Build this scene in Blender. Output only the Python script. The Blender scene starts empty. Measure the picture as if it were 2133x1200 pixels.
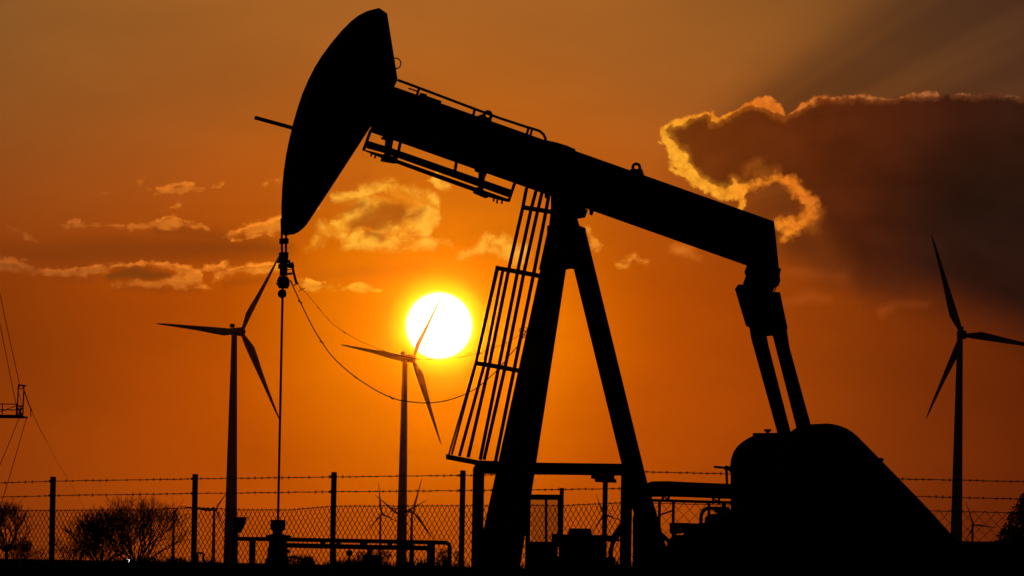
import bpy, math, random
from mathutils import Vector, Matrix
sc = bpy.context.scene
col = sc.collection
rnd = random.Random(7)

# ---------------------------------------------------------------- camera
CAMZ = 0.8
ROLL = math.radians(1.05)
cR, sR = math.cos(ROLL), math.sin(ROLL)
HFOV = math.radians(8.0)
K = 2 * math.tan(HFOV / 2) / 2133.0        # metres per photo pixel per metre of distance
CX, HY = 1066.5, 1182.0                    # where the optical axis meets the photo (the horizon)
cam_d = bpy.data.cameras.new('camera')
cam = bpy.data.objects.new('camera', cam_d)
col.objects.link(cam)
cam_d.sensor_width = 36.0
cam_d.lens = 18.0 / math.tan(HFOV / 2)
cam_d.shift_y = (HY - 600.0) / 2133.0
cam_d.clip_start = 1.0
cam_d.clip_end = 40000.0
cam.matrix_world = Matrix(((cR, -sR, 0, 0), (0, 0, -1, 0), (sR, cR, 0, CAMZ), (0, 0, 0, 1)))
sc.camera = cam


def ab(px, py):
    dx, up = px - CX, HY - py
    return dx * cR - up * sR, up * cR + dx * sR


def P(px, py, Y):
    a, b = ab(px, py)
    return Vector((a * K * Y, Y, CAMZ + b * K * Y))


# ---------------------------------------------------------------- exposure
sc.view_settings.view_transform = 'Standard'
sc.view_settings.look = 'None'
sc.view_settings.exposure = 0.0
sc.view_settings.gamma = 1.0
sc.view_settings.use_curve_mapping = False
sc.cycles.use_denoising = True
sc.cycles.max_bounces = 3
sc.cycles.diffuse_bounces = 1
sc.cycles.glossy_bounces = 1
sc.cycles.transmission_bounces = 2
sc.cycles.transparent_max_bounces = 8
sc.cycles.volume_bounces = 0

# ---------------------------------------------------------------- sun direction
SUNPX = (914.5, 678.5)
sa, sb = ab(*SUNPX)
sun_dir = Vector((sa * K, 1.0, sb * K)).normalized()
sun_elev = math.asin(sun_dir.z)
sun_az = math.atan2(sun_dir.x, sun_dir.y)
sd = bpy.data.lights.new('sun', 'SUN')
sd.energy = 0.045                            # a deep red evening sun, dimmed by a long path of air
sd.angle = math.radians(0.53)
sd.color = (1.0, 0.16, 0.004)
sun = bpy.data.objects.new('sun', sd)
col.objects.link(sun)
sun.rotation_euler = (-sun_dir).to_track_quat('-Z', 'Y').to_euler()

# ---------------------------------------------------------------- the evening sky
def lin(c):
    o = []
    for v in c:
        v = v / 255.0
        o.append(v / 12.92 if v <= 0.04045 else ((v + 0.055) / 1.055) ** 2.4)
    return (o[0], o[1], o[2], 1.0)


world = bpy.data.worlds.new('World')
sc.world = world
world.use_nodes = True
NT = world.node_tree
NT.nodes.clear()


def setin(sock, v):
    if isinstance(v, bpy.types.NodeSocket):
        NT.links.new(v, sock)
    elif v is not None:
        sock.default_value = v


def m(op, a, b=None, c=None, clamp=False):
    if clamp:
        return m('MINIMUM', m('MAXIMUM', m(op, a, b, c), 0.0), 1.0)
    n = NT.nodes.new('ShaderNodeMath')
    n.operation = op
    setin(n.inputs[0], a)
    setin(n.inputs[1], b)
    if c is not None:
        setin(n.inputs[2], c)
    return n.outputs[0]


def vm(op, a, b=None, scale=None):
    n = NT.nodes.new('ShaderNodeVectorMath')
    n.operation = op
    setin(n.inputs[0], a)
    if b is not None:
        setin(n.inputs[1], b)
    if scale is not None:
        setin(n.inputs['Scale'], scale)
    return n.outputs['Value'] if op in ('DOT_PRODUCT', 'LENGTH', 'DISTANCE') else n.outputs['Vector']


def step(x, lo, hi, o0=0.0, o1=1.0):
    """smoothstep; lo may be larger than hi"""
    n = NT.nodes.new('ShaderNodeMapRange')
    n.interpolation_type = 'SMOOTHSTEP'
    n.clamp = True
    if not isinstance(lo, bpy.types.NodeSocket) and not isinstance(hi, bpy.types.NodeSocket) and lo > hi:
        lo, hi, o0, o1 = hi, lo, o1, o0
    setin(n.inputs['Value'], x)
    setin(n.inputs['From Min'], lo)
    setin(n.inputs['From Max'], hi)
    setin(n.inputs['To Min'], o0)
    setin(n.inputs['To Max'], o1)
    return n.outputs[0]


def mix(f, a, b, blend='MIX'):
    n = NT.nodes.new('ShaderNodeMix')
    n.data_type = 'RGBA'
    n.blend_type = blend
    n.clamp_factor = True
    setin(n.inputs[0], f)
    setin(n.inputs[6], a)
    setin(n.inputs[7], b)
    return n.outputs[2]


def ramp(x, stops, span):
    n = NT.nodes.new('ShaderNodeValToRGB')
    cr = n.color_ramp
    cr.interpolation = 'LINEAR'
    while len(cr.elements) < len(stops):
        cr.elements.new(0.5)
    for e, (p, c) in zip(cr.elements, stops):
        e.position = min(1.0, p / span)
    for e, (p, c) in zip(cr.elements, stops):
        e.color = lin(c)
    setin(n.inputs[0], m('DIVIDE', x, span, clamp=True))
    return n.outputs[0]


def noise(vec, scale, detail=5.0, rough=0.55, color=False, dist=0.0):
    n = NT.nodes.new('ShaderNodeTexNoise')
    n.noise_dimensions = '3D'
    setin(n.inputs['Vector'], vec)
    n.inputs['Scale'].default_value = scale
    n.inputs['Detail'].default_value = detail
    n.inputs['Roughness'].default_value = rough
    n.inputs['Distortion'].default_value = dist
    return n.outputs['Color'] if color else n.outputs[0]


def puff(vec, scale, detail=2.0, rough=0.5):
    """rounded cauliflower cells, smallest in the middle of each puff"""
    n = NT.nodes.new('ShaderNodeTexVoronoi')
    n.voronoi_dimensions = '2D'
    n.feature = 'F1'
    setin(n.inputs['Vector'], vec)
    n.inputs['Scale'].default_value = scale
    n.inputs['Detail'].default_value = detail
    n.inputs['Roughness'].default_value = rough
    return n.outputs['Distance']


def comb(x, y, z=0.0):
    n = NT.nodes.new('ShaderNodeCombineXYZ')
    setin(n.inputs[0], x); setin(n.inputs[1], y); setin(n.inputs[2], z)
    return n.outputs[0]


def W(px, py):
    """a photo point as sky coordinates (azimuth and elevation tangents, 1 unit = 100 photo pixels)"""
    a, b = ab(px, py)
    return a / 100.0, b / 100.0


def strokes(p, lines):
    """distance to a set of thick tapering polylines [(px, py, radius px), ...]"""
    best = None
    for ln in lines:
        for (x0, y0, r0), (x1, y1, r1) in zip(ln[:-1], ln[1:]):
            A = W(x0, y0); B = W(x1, y1)
            ba = (B[0] - A[0], B[1] - A[1], 0.0)
            L2 = max(1e-6, ba[0] ** 2 + ba[1] ** 2)
            pa = vm('SUBTRACT', p, (A[0], A[1], 0.0))
            h = m('MULTIPLY', vm('DOT_PRODUCT', pa, (ba[0] / L2, ba[1] / L2, 0.0)), 1.0, clamp=True)
            q = vm('SUBTRACT', pa, vm('SCALE', ba, scale=h))
            d = m('SUBTRACT', vm('LENGTH', q), m('MULTIPLY_ADD', h, (r1 - r0) / 100.0, r0 / 100.0))
            best = d if best is None else m('MINIMUM', best, d)
    return best


tc = NT.nodes.new('ShaderNodeTexCoord')
sx = NT.nodes.new('ShaderNodeSeparateXYZ')
NT.links.new(tc.outputs['Generated'], sx.inputs[0])
dX, dY, dZ = sx.outputs
ysafe = m('MAXIMUM', dY, 0.05)
U = m('DIVIDE', m('DIVIDE', dX, ysafe), K * 100.0)
V = m('DIVIDE', m('DIVIDE', dZ, ysafe), K * 100.0)
p = comb(U, V)
SU, SV = W(*SUNPX)
rsun = vm('DISTANCE', p, (SU, SV, 0.0))

low = ramp(rsun, [(0.7, (250, 152, 0)), (1.1, (245, 134, 0)), (1.7, (238, 122, 0)), (2.3, (227, 114, 0)),
                  (3.3, (206, 95, 1)), (4.5, (184, 78, 3)), (6, (171, 70, 5)), (8, (151, 62, 7)),
                  (10, (133, 53, 8)), (12.5, (112, 42, 8)), (16, (84, 32, 9)), (30, (34, 17, 10)),
                  (58, (16, 11, 10))], 60.0)
high = ramp(rsun, [(3, (205, 115, 25)), (4.5, (182, 100, 28)), (6.5, (164, 94, 34)), (8, (158, 92, 35)),
                   (10, (146, 88, 36)), (12.5, (128, 80, 38)), (16, (96, 60, 38)), (30, (40, 30, 27)),
                   (58, (17, 15, 16))], 60.0)
Vtop, Vmid = W(1066, 20)[1], W(1066, 640)[1]
sky = mix(step(V, Vmid, Vtop), low, high)
# slow uneven veils in the air
veil = noise(vm('MULTIPLY', p, (0.10, 0.32, 1.0)), 1.0, 4.0, 0.5)
sky = mix(0.55, sky, mix(1.0, sky, mix(step(veil, 0.3, 0.7), (0.80, 0.80, 0.82, 1), (1.17, 1.17, 1.17, 1)), 'MULTIPLY'))
sky = mix(1.0, sky, mix(step(U, 3.5, 11.0), (1, 1, 1, 1), (0.80, 0.76, 0.85, 1)), 'MULTIPLY')

# shafts of shade thrown up and to the right by the big cloud
ang = m('ARCTAN2', m('SUBTRACT', V, SV), m('SUBTRACT', U, SU))
fan = step(ang, math.radians(43), math.radians(33))
streak = noise(comb(m('MULTIPLY', ang, 10.5), 0.0, 3.3), 1.0, 2.0, 0.5)
fan = m('MULTIPLY', fan, step(streak, 0.34, 0.60, 0.58, 1.0))
fan = m('MULTIPLY', fan, step(rsun, 5.0, 8.0))
fan = m('MULTIPLY', fan, step(ang, math.radians(8), math.radians(18)))
sky = mix(fan, sky, mix(1.0, sky, (0.48, 0.48, 0.70, 1), 'MULTIPLY'))

# the sun's disc, dimmed and yellow at its limb
disc = step(rsun, 0.755, 0.66)
core = step(rsun, 0.73, 0.58)
glow = step(rsun, 1.15, 0.68)
sky = mix(m('MULTIPLY', glow, 0.55), sky, (1.0, 0.50, 0.0, 1))
sky = mix(disc, sky, (1.25, 0.93, 0.06, 1))
sky = mix(core, sky, (3.0, 2.9, 2.4, 1))
plain = sky

flat = (1.0, 1.0, 0.0)


def ragged(s1, s2):
    """noise-shifted coordinates: for heaped cloud, for strips and for fine rims"""
    n1 = vm('SUBTRACT', noise(p, s1, 6.0, 0.62, color=True), (0.5, 0.5, 0.5))
    n2 = vm('SUBTRACT', noise(p, s2, 4.0, 0.6, color=True), (0.5, 0.5, 0.5))
    heap = vm('ADD', p, vm('MULTIPLY', vm('ADD', vm('SCALE', n1, scale=0.55), vm('SCALE', n2, scale=0.16)), flat))
    strip = vm('ADD', p, vm('MULTIPLY', vm('ADD', vm('SCALE', n1, scale=0.34), vm('SCALE', n2, scale=0.13)), (1.3, 0.75, 0.0)))
    fine = vm('ADD', p, vm('MULTIPLY', vm('ADD', vm('SCALE', n1, scale=0.22), vm('SCALE', n2, scale=0.13)), flat))
    return heap, strip, fine


LIT = [(2, (253, 168, 40)), (3.2, (244, 146, 36)), (4.5, (230, 126, 34)), (6, (210, 112, 32)),
       (8, (176, 90, 30)), (10, (158, 78, 28)), (14, (120, 60, 28))]


def left_clouds(sky):
    pc, pw, pr = ragged(1.1, 4.5)
    fluff2 = noise(pw, 3.0, 6.0, 0.6)
    ps = puff(vm('MULTIPLY', pw, (0.6, 1.0, 1.0)), 5.0)
    # long dim bands low on the left
    d = strokes(pw, [[(-40, 520, 10), (130, 528, 26), (260, 522, 30), (400, 518, 28), (520, 516, 24), (590, 520, 14)],
                     [(330, 480, 10), (480, 500, 16)]])
    sky = mix(m('MULTIPLY', step(d, 0.30, -0.28), 0.72), sky, lin((124, 55, 12)))
    d = strokes(pw, [[(640, 575, 10), (760, 570, 16), (880, 560, 8)], [(560, 430, 10), (680, 400, 16), (760, 370, 10)]])
    sky = mix(m('MULTIPLY', step(d, 0.25, -0.2), 0.3), sky, lin((165, 78, 18)))
    # lit strips
    d = strokes(pw, [[(108, 470, 3), (150, 466, 9), (205, 472, 4)], [(262, 475, 6), (330, 466, 12), (362, 464, 15), (405, 472, 4)],
                     [(325, 400, 5), (380, 392, 12), (402, 390, 12), (428, 395, 4)], [(346, 438, 3), (370, 426, 7)],
                     [(548, 382, 3), (590, 372, 6)], [(205, 405, 6), (220, 402, 5)], [(284, 386, 4), (300, 374, 5)], [(310, 396, 3), (330, 392, 4)],
                     [(225, 470, 4), (262, 474, 5)], [(404, 470, 5), (440, 478, 3)], [(440, 392, 3), (456, 390, 2)], [(20, 470, 3), (70, 492, 5)], [(490, 500, 4), (540, 490, 6)], [(466, 494, 4), (520, 478, 12), (570, 468, 20), (610, 465, 22)], [(455, 390, 3), (462, 386, 3)], [(60, 490, 8), (75, 500, 8)],
                     [(-30, 550, 22), (40, 552, 16), (80, 568, 10), (160, 570, 12), (215, 562, 15)],
                     [(215, 562, 7), (250, 553, 5), (310, 551, 5), (370, 558, 10), (410, 578, 20), (350, 590, 12), (240, 592, 9)],
                     [(425, 558, 8), (470, 556, 11)], [(455, 574, 11), (520, 563, 13), (600, 560, 12)], [(390, 600, 5), (440, 598, 5)],
                     [(630, 592, 10), (660, 592, 15), (690, 598, 8)], [(718, 600, 6), (760, 603, 12), (792, 607, 5)],
                     [(1286, 551, 6), (1305, 553, 11), (1322, 535, 8), (1348, 545, 6)], [(1222, 480, 10), (1236, 510, 15)]])
    d = m('ADD', d, m('MULTIPLY', m('SUBTRACT', ps, 0.66), 0.13))
    alpha = m('MULTIPLY', step(d, 0.035, -0.09), step(fluff2, 0.28, 0.62, 0.6, 1.0))
    lit = ramp(rsun, LIT, 20.0)
    lit = mix(step(ps, 0.4, 1.0, 0.0, 0.35), lit, mix(1.0, lit, (0.55, 0.5, 0.5, 1), 'MULTIPLY'))
    sky = mix(alpha, sky, lit)
    crest = strokes(pw, [[(222, 566, 2), (245, 554, 2), (290, 549, 2), (340, 551, 2), (385, 557, 3), (415, 568, 4)],
                         [(95, 566, 3), (150, 562, 3), (200, 557, 3)], [(430, 556, 3), (470, 552, 4)], [(480, 566, 2), (520, 555, 3), (590, 551, 3)],
                         [(330, 394, 3), (378, 383, 4), (402, 383, 4)], [(330, 460, 3), (360, 450, 4), (385, 462, 3)], [(140, 461, 3), (165, 460, 3)],
                         [(500, 480, 3), (540, 466, 4), (580, 455, 5)], [(0, 546, 5), (40, 548, 4)], [(640, 583, 3), (680, 586, 4)]])
    crest = m('ADD', crest, m('MULTIPLY', m('SUBTRACT', ps, 0.66), 0.06))
    sky = mix(m('MULTIPLY', step(crest, 0.03, -0.03), 0.75), sky, mix(1.0, ramp(rsun, LIT, 20.0), (1.25, 1.22, 1.15, 1), 'MULTIPLY'))
    base = strokes(pw, [[(240, 600, 4), (330, 602, 6), (410, 604, 4)], [(470, 590, 3), (560, 585, 4)], [(120, 582, 3), (190, 584, 4)]])
    sky = mix(m('MULTIPLY', step(base, 0.12, -0.08), 0.35), sky, lin((130, 58, 12)))
    d = strokes(pw, [[(228, 578, 9), (285, 568, 15), (350, 573, 7)]])
    sky = mix(m('MULTIPLY', step(d, 0.06, -0.1), 0.85), sky, lin((120, 58, 14)))
    # the lit cumulus over the sun
    d = strokes(pc, [[(705, 412, 6), (750, 402, 13), (800, 392, 18), (845, 412, 22), (890, 428, 26), (897, 452, 18)],
                     [(640, 512, 6), (672, 492, 18), (715, 465, 26), (765, 440, 36), (830, 450, 48), (868, 470, 40)],
                     [(720, 500, 22), (850, 505, 24), (928, 508, 8)],
                     [(930, 548, 5), (970, 528, 16), (1035, 510, 24), (1080, 530, 30)],
                     [(908, 378, 10), (932, 402, 10)], [(640, 425, 5), (660, 432, 8)]])
    pp_ = puff(pc, 2.2)
    d = m('ADD', d, m('MULTIPLY', m('SUBTRACT', pp_, 0.70), 0.15))
    cu_a = step(d, 0.07, -0.14)
    cu_a = m('MULTIPLY', cu_a, step(V, W(850, 560)[1], W(850, 490)[1], 0.45, 1.0))
    fb = noise(pc, 1.9, 4.0, 0.55)
    shade = m('MULTIPLY_ADD', pp_, 0.22, m('MULTIPLY', m('SUBTRACT', 1.0, fb), 0.9))
    cu_c = mix(step(shade, 0.50, 0.74), lin((255, 178, 52)), lin((228, 130, 22)))
    dk = strokes(pc, [[(735, 464, 10), (780, 455, 28), (825, 440, 20)], [(762, 488, 8), (796, 492, 8)], [(690, 432, 10), (755, 424, 8)],
                      [(846, 448, 5), (874, 445, 5)]])
    cu_c = mix(m('MULTIPLY', step(dk, 0.14, -0.12), 0.9), cu_c, lin((168, 82, 13)))
    return mix(cu_a, sky, cu_c)


def curve(x, pts, lo, hi, vlo, vhi):
    n = NT.nodes.new('ShaderNodeFloatCurve')
    cv = n.mapping.curves[0]
    q = [((u - lo) / (hi - lo), (v - vlo) / (vhi - vlo)) for u, v in pts]
    while len(cv.points) < len(q):
        cv.points.new(0.5, 0.5)
    for pt, (u, v) in zip(cv.points, q):
        pt.location = (u, v)
        pt.handle_type = 'VECTOR'
    n.mapping.use_clip = False
    n.mapping.update()
    f = m('DIVIDE', m('SUBTRACT', x, lo), hi - lo, clamp=True)
    setin(n.inputs['Value'], f)
    return m('MULTIPLY_ADD', n.outputs[0], vhi - vlo, vlo)


def big_cloud(sky):
    """the big dark cloud on the right with its burning rim"""
    pc, pw, pr = ragged(1.12, 4.6)
    fluff2 = noise(pw, 3.1, 6.0, 0.6)
    d = strokes(pw, [[(1408, 517, 8), (1440, 524, 13), (1452, 538, 5)]])
    sky = mix(m('MULTIPLY', step(d, 0.10, -0.14), step(fluff2, 0.28, 0.66, 0.25, 1.0)), sky, ramp(rsun, LIT, 20.5))
    d = strokes(pw, [[(1628, 632, 5), (1680, 618, 14), (1732, 628, 6)], [(1836, 650, 10), (1870, 628, 8), (1930, 632, 5)],
                     [(1640, 565, 10), (1760, 575, 14)]])
    sky = mix(m('MULTIPLY', step(d, 0.12, -0.16), 0.5), sky, lin((172, 78, 22)))
    srx = NT.nodes.new('ShaderNodeSeparateXYZ')
    NT.links.new(pr, srx.inputs[0])
    rU, rV = srx.outputs[0], srx.outputs[1]
    top_px = [(1384, 280), (1394, 258), (1440, 243), (1478, 236), (1496, 248), (1525, 231), (1560, 215), (1595, 206), (1625, 224),
              (1640, 238), (1665, 219), (1700, 204), (1760, 200), (1830, 204), (1880, 199), (1950, 195), (2020, 198), (2075, 195),
              (2133, 204), (2400, 230)]
    bot_px = [(1384, 282), (1400, 322), (1432, 360), (1470, 392), (1520, 404), (1560, 394), (1600, 372), (1650, 375), (1685, 402),
              (1698, 430), (1722, 480), (1765, 540), (1800, 585), (1900, 612), (2000, 645), (2133, 690), (2400, 740)]
    lo, hi = W(1384, 270)[0], W(2400, 300)[0]
    vt = curve(rU, [W(*q) for q in top_px], lo, hi, 4.0, 11.0)
    vb = curve(rU, [W(*q) for q in bot_px], lo, hi, 4.0, 11.0)
    soft = step(rU, W(1610, 400)[0], W(1790, 500)[0], 0.05, 0.8)
    body = m('MULTIPLY', step(m('SUBTRACT', vt, rV), -0.03, 0.05),
             step(m('DIVIDE', m('SUBTRACT', rV, vb), soft), -1.0, 1.0))
    body = m('MULTIPLY', body, step(rU, lo - 0.02, lo + 0.04))
    under = strokes(pc, [[(1675, 510, 25), (1740, 530, 45), (1850, 555, 45)]])
    sky = mix(m('MULTIPLY', step(under, 0.6, -0.3), 0.7), sky, lin((88, 38, 13)))
    rb = vm('DISTANCE', p, W(1400, 290) + (0.0,))
    bcol = ramp(rb, [(0, (126, 58, 14)), (0.8, (112, 49, 11)), (1.6, (100, 42, 10)), (3.0, (86, 34, 10)), (4.5, (73, 28, 11)),
                     (6.0, (56, 23, 13)), (8.0, (42, 19, 13)), (12, (30, 16, 14))], 12.0)
    deep = vm('LENGTH', vm('MULTIPLY', vm('SUBTRACT', p, W(2080, 450) + (0.0,)), (0.7, 1.0, 0.0)))
    bcol = mix(step(deep, 2.4, 0.2), bcol, lin((34, 17, 12)))
    mott = noise(vm('MULTIPLY', pc, (0.6, 1.0, 1.0)), 0.8, 5.0, 0.55)
    bcol = mix(1.0, bcol, mix(step(mott, 0.3, 0.7), (0.80, 0.78, 0.8, 1), (1.2, 1.2, 1.2, 1)), 'MULTIPLY')
    sky = mix(body, sky, bcol)
    rim_lines = [[(1380, 274, 6), (1392, 260, 5), (1418, 251, 6), (1450, 244, 4), (1470, 236, 3), (1484, 239, 8), (1490, 248, 9)],
                 [(1497, 250, 1), (1512, 239, 2), (1530, 231, 2), (1550, 220, 5), (1575, 213, 10), (1600, 213, 14), (1618, 225, 11),
                  (1632, 236, 5)],
                 [(1637, 239, 1), (1655, 228, 2), (1672, 218, 5), (1690, 211, 4), (1700, 204, 3), (1745, 201, 3), (1790, 199, 4),
                  (1830, 204, 2), (1868, 207, 0)],
                 [(1878, 201, 1), (1915, 195, 6), (1948, 194, 5), (1958, 198, 1)], [(1985, 197, 0), (2000, 195, 1), (2020, 198, 0)],
                 [(2026, 199, 0), (2062, 194, 1), (2090, 199, 0), (2110, 197, 1), (2133, 204, 0), (2180, 212, 0)],
                 [(1382, 274, 9), (1389, 292, 13), (1401, 312, 15), (1414, 335, 19), (1430, 358, 17), (1456, 381, 12), (1484, 395, 11),
                  (1515, 404, 14), (1545, 400, 16), (1547, 414, 10), (1545, 440, 5)],
                 [(1402, 330, 8), (1398, 350, 7), (1415, 362, 5)], [(1372, 294, 2), (1382, 300, 5)], [(1344, 282, 1), (1352, 290, 2), (1352, 302, 1)],
                 [(1534, 388, 6), (1528, 378, 4)]]
    ring_lines = [[(1556, 398, 10), (1590, 379, 7), (1620, 370, 8), (1645, 376, 11), (1662, 392, 15), (1680, 410, 16), (1688, 426, 14),
                  (1683, 448, 11), (1670, 466, 10), (1650, 484, 10), (1630, 497, 9)],
                 [(1630, 470, 12), (1648, 463, 12), (1640, 484, 16)]]
    pq = puff(pr, 6.0)
    lump = m('MULTIPLY', m('SUBTRACT', noise(p, 2.4, 2.0, 0.5), 0.5), step(U, W(1450, 300)[0], W(1850, 300)[0], 0.20, 0.09))
    lump = m('ADD', lump, m('MULTIPLY', m('SUBTRACT', pq, 0.66), 0.055))
    d = m('ADD', strokes(pr, rim_lines), lump)
    dr = m('ADD', strokes(vm('ADD', pr, vm('SCALE', vm('SUBTRACT', pc, p), scale=0.25)), ring_lines), m('MULTIPLY', lump, 1.5))
    rim_c = ramp(rsun, [(5, (255, 182, 50)), (6.2, (255, 172, 44)), (7.0, (248, 150, 36)), (7.8, (236, 128, 30)), (8.6, (222, 118, 38)),
                        (9.6, (196, 108, 46)), (11.5, (164, 95, 52)), (16, (90, 55, 36))], 20.0)
    wisp = noise(pr, 5.0, 5.0, 0.6)
    rim_c = mix(1.0, rim_c, mix(step(wisp, 0.3, 0.7), (0.82, 0.76, 0.68, 1), (1.1, 1.1, 1.1, 1)), 'MULTIPLY')
    rim_c = mix(step(pq, 0.4, 0.95, 0.0, 0.35), rim_c, mix(1.0, rim_c, (0.8, 0.6, 0.5, 1), 'MULTIPLY'))
    sky = mix(m('MULTIPLY', body, step(d, 0.16, 0.0, 0.0, 0.25)), sky, rim_c)
    sky = mix(m('MULTIPLY', step(dr, 0.10, -0.10), 0.96), sky, rim_c)
    sky = mix(step(d, 0.03, -0.05), sky, rim_c)
    d = strokes(pc, [[(1550, 372, 4), (1560, 352, 8), (1585, 345, 8)], [(1575, 365, 10), (1620, 352, 6)], [(1700, 440, 12), (1690, 470, 10)]])
    return mix(m('MULTIPLY', step(d, 0.16, -0.16), 0.35), sky, lin((196, 104, 26)))


def glowing(c):
    n = NT.nodes.new('ShaderNodeBackground')
    setin(n.inputs['Color'], c)
    return n.outputs[0]


def mixsh(f, a, b):
    n = NT.nodes.new('ShaderNodeMixShader')
    setin(n.inputs[0], f); setin(n.inputs[1], a); setin(n.inputs[2], b)
    return n.outputs[0]


def within(x, lo, hi):
    return m('MULTIPLY', m('GREATER_THAN', x, lo), m('LESS_THAN', x, hi))


front = step(dY, 0.1, 0.45)
dim = (0.0055, 0.0050, 0.0055, 1)
ahead = m('GREATER_THAN', dY, 0.5)
left_on = m('MULTIPLY', ahead, m('MULTIPLY', within(U, -14.0, W(1358, 450)[0]), within(V, W(1066, 660)[1], W(1066, 320)[1])))
right_on = m('MULTIPLY', ahead, m('MULTIPLY', within(U, W(1330, 300)[0], 40.0), within(V, W(1700, 760)[1], W(1700, 150)[1])))
right_on = m('MULTIPLY', right_on, m('GREATER_THAN', U, W(1358, 450)[0]))
shader = mixsh(left_on, mixsh(right_on, glowing(mix(front, dim, plain)), glowing(big_cloud(plain))), glowing(left_clouds(plain)))
nish = NT.nodes.new('ShaderNodeTexSky')
nish.sky_type = 'NISHITA'
nish.sun_disc = False
nish.sun_elevation = sun_elev
nish.sun_rotation = sun_az
nish.dust_density = 6.0
bg2 = NT.nodes.new('ShaderNodeBackground')
NT.links.new(nish.outputs[0], bg2.inputs['Color'])
bg2.inputs['Strength'].default_value = 0.0007    # the last of the daylight overhead
addsh = NT.nodes.new('ShaderNodeAddShader')
NT.links.new(shader, addsh.inputs[0])
NT.links.new(bg2.outputs[0], addsh.inputs[1])
wo = NT.nodes.new('ShaderNodeOutputWorld')
NT.links.new(addsh.outputs[0], wo.inputs['Surface'])
world.cycles.sampling_method = 'MANUAL'
world.cycles.sample_map_resolution = 512


# ---------------------------------------------------------------- materials
def material(name, c0, c1, scale, rough=0.7, metal=0.0, bump=0.15, spec=0.2):
    mt = bpy.data.materials.new(name)
    mt.use_nodes = True
    nt = mt.node_tree
    bs = nt.nodes['Principled BSDF']
    tcn = nt.nodes.new('ShaderNodeTexCoord')
    nz = nt.nodes.new('ShaderNodeTexNoise')
    nz.inputs['Scale'].default_value = scale
    nz.inputs['Detail'].default_value = 6
    nz.inputs['Roughness'].default_value = 0.6
    rp = nt.nodes.new('ShaderNodeValToRGB')
    rp.color_ramp.elements[0].position = 0.35
    rp.color_ramp.elements[1].position = 0.68
    rp.color_ramp.elements[0].color = c0 + (1,)
    rp.color_ramp.elements[1].color = c1 + (1,)
    bp = nt.nodes.new('ShaderNodeBump')
    bp.inputs['Strength'].default_value = bump
    bp.inputs['Distance'].default_value = 0.02
    nt.links.new(tcn.outputs['Object'], nz.inputs['Vector'])
    nt.links.new(nz.outputs[0], rp.inputs[0])
    nt.links.new(nz.outputs[0], bp.inputs['Height'])
    nt.links.new(rp.outputs[0], bs.inputs['Base Color'])
    nt.links.new(bp.outputs[0], bs.inputs['Normal'])
    bs.inputs['Roughness'].default_value = rough
    bs.inputs['Metallic'].default_value = metal
    bs.inputs['Specular IOR Level'].default_value = spec
    return mt


M = {
    'pump': material('dark_pump_paint', (0.016, 0.017, 0.017), (0.028, 0.026, 0.022), 3.0, 0.7),
    'steel': material('weathered_steel', (0.020, 0.019, 0.018), (0.045, 0.034, 0.026), 6.0, 0.65, 0.2),
    'cable': material('black_rubber', (0.012, 0.012, 0.012), (0.02, 0.02, 0.02), 20.0, 0.8),
    'wire': material('rusted_fence_wire', (0.05, 0.035, 0.025), (0.09, 0.06, 0.045), 30.0, 0.7, 0.3),
    'post': material('fence_post_concrete', (0.04, 0.038, 0.035), (0.07, 0.065, 0.06), 8.0, 0.9),
    'turbine': material('turbine_grey_paint', (0.22, 0.22, 0.22), (0.30, 0.30, 0.30), 0.3, 0.6),
    'bark': material('bare_bark', (0.035, 0.026, 0.02), (0.06, 0.045, 0.035), 8.0, 0.95),
    'leaf': material('dark_evergreen_leaf', (0.018, 0.024, 0.010), (0.04, 0.05, 0.02), 2.0, 0.9),
    'scrub': material('dry_scrub', (0.02, 0.02, 0.010), (0.045, 0.035, 0.02), 1.5, 0.95),
    'ground': material('dark_field_soil', (0.020, 0.017, 0.010), (0.045, 0.036, 0.022), 0.15, 0.97, 0, 0.3, 0.0),
}
mt = bpy.data.materials.new('lamp_glow'); mt.use_nodes = True
bs = mt.node_tree.nodes['Principled BSDF']
bs.inputs['Base Color'].default_value = (0.8, 0.8, 0.78, 1)
bs.inputs['Emission Color'].default_value = (0.95, 0.97, 1.0, 1)
bs.inputs['Emission Strength'].default_value = 4.0
M['glow'] = mt
mt = bpy.data.materials.new('tinted_plastic_pane'); mt.use_nodes = True
nt = mt.node_tree
bs = nt.nodes['Principled BSDF']
bs.inputs['Base Color'].default_value = (0.5, 0.33, 0.36, 1)
bs.inputs['Roughness'].default_value = 0.5
tr = nt.nodes.new('ShaderNodeBsdfTransparent'); tr.inputs[0].default_value = (0.88, 0.92, 0.95, 1)
tl = nt.nodes.new('ShaderNodeBsdfTranslucent'); tl.inputs[0].default_value = (0.8, 0.72, 0.72, 1)
pn = nt.nodes.new('ShaderNodeTexNoise'); pn.inputs['Scale'].default_value = 5.0
mr = nt.nodes.new('ShaderNodeMapRange'); mr.inputs['To Min'].default_value = 0.13; mr.inputs['To Max'].default_value = 0.24
nt.links.new(pn.outputs[0], mr.inputs[0])
mx = nt.nodes.new('ShaderNodeMixShader')
nt.links.new(mr.outputs[0], mx.inputs[0]); nt.links.new(tr.outputs[0], mx.inputs[1]); nt.links.new(tl.outputs[0], mx.inputs[2])
nt.links.new(mx.outputs[0], nt.nodes['Material Output'].inputs['Surface'])
M['pane'] = mt


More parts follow.
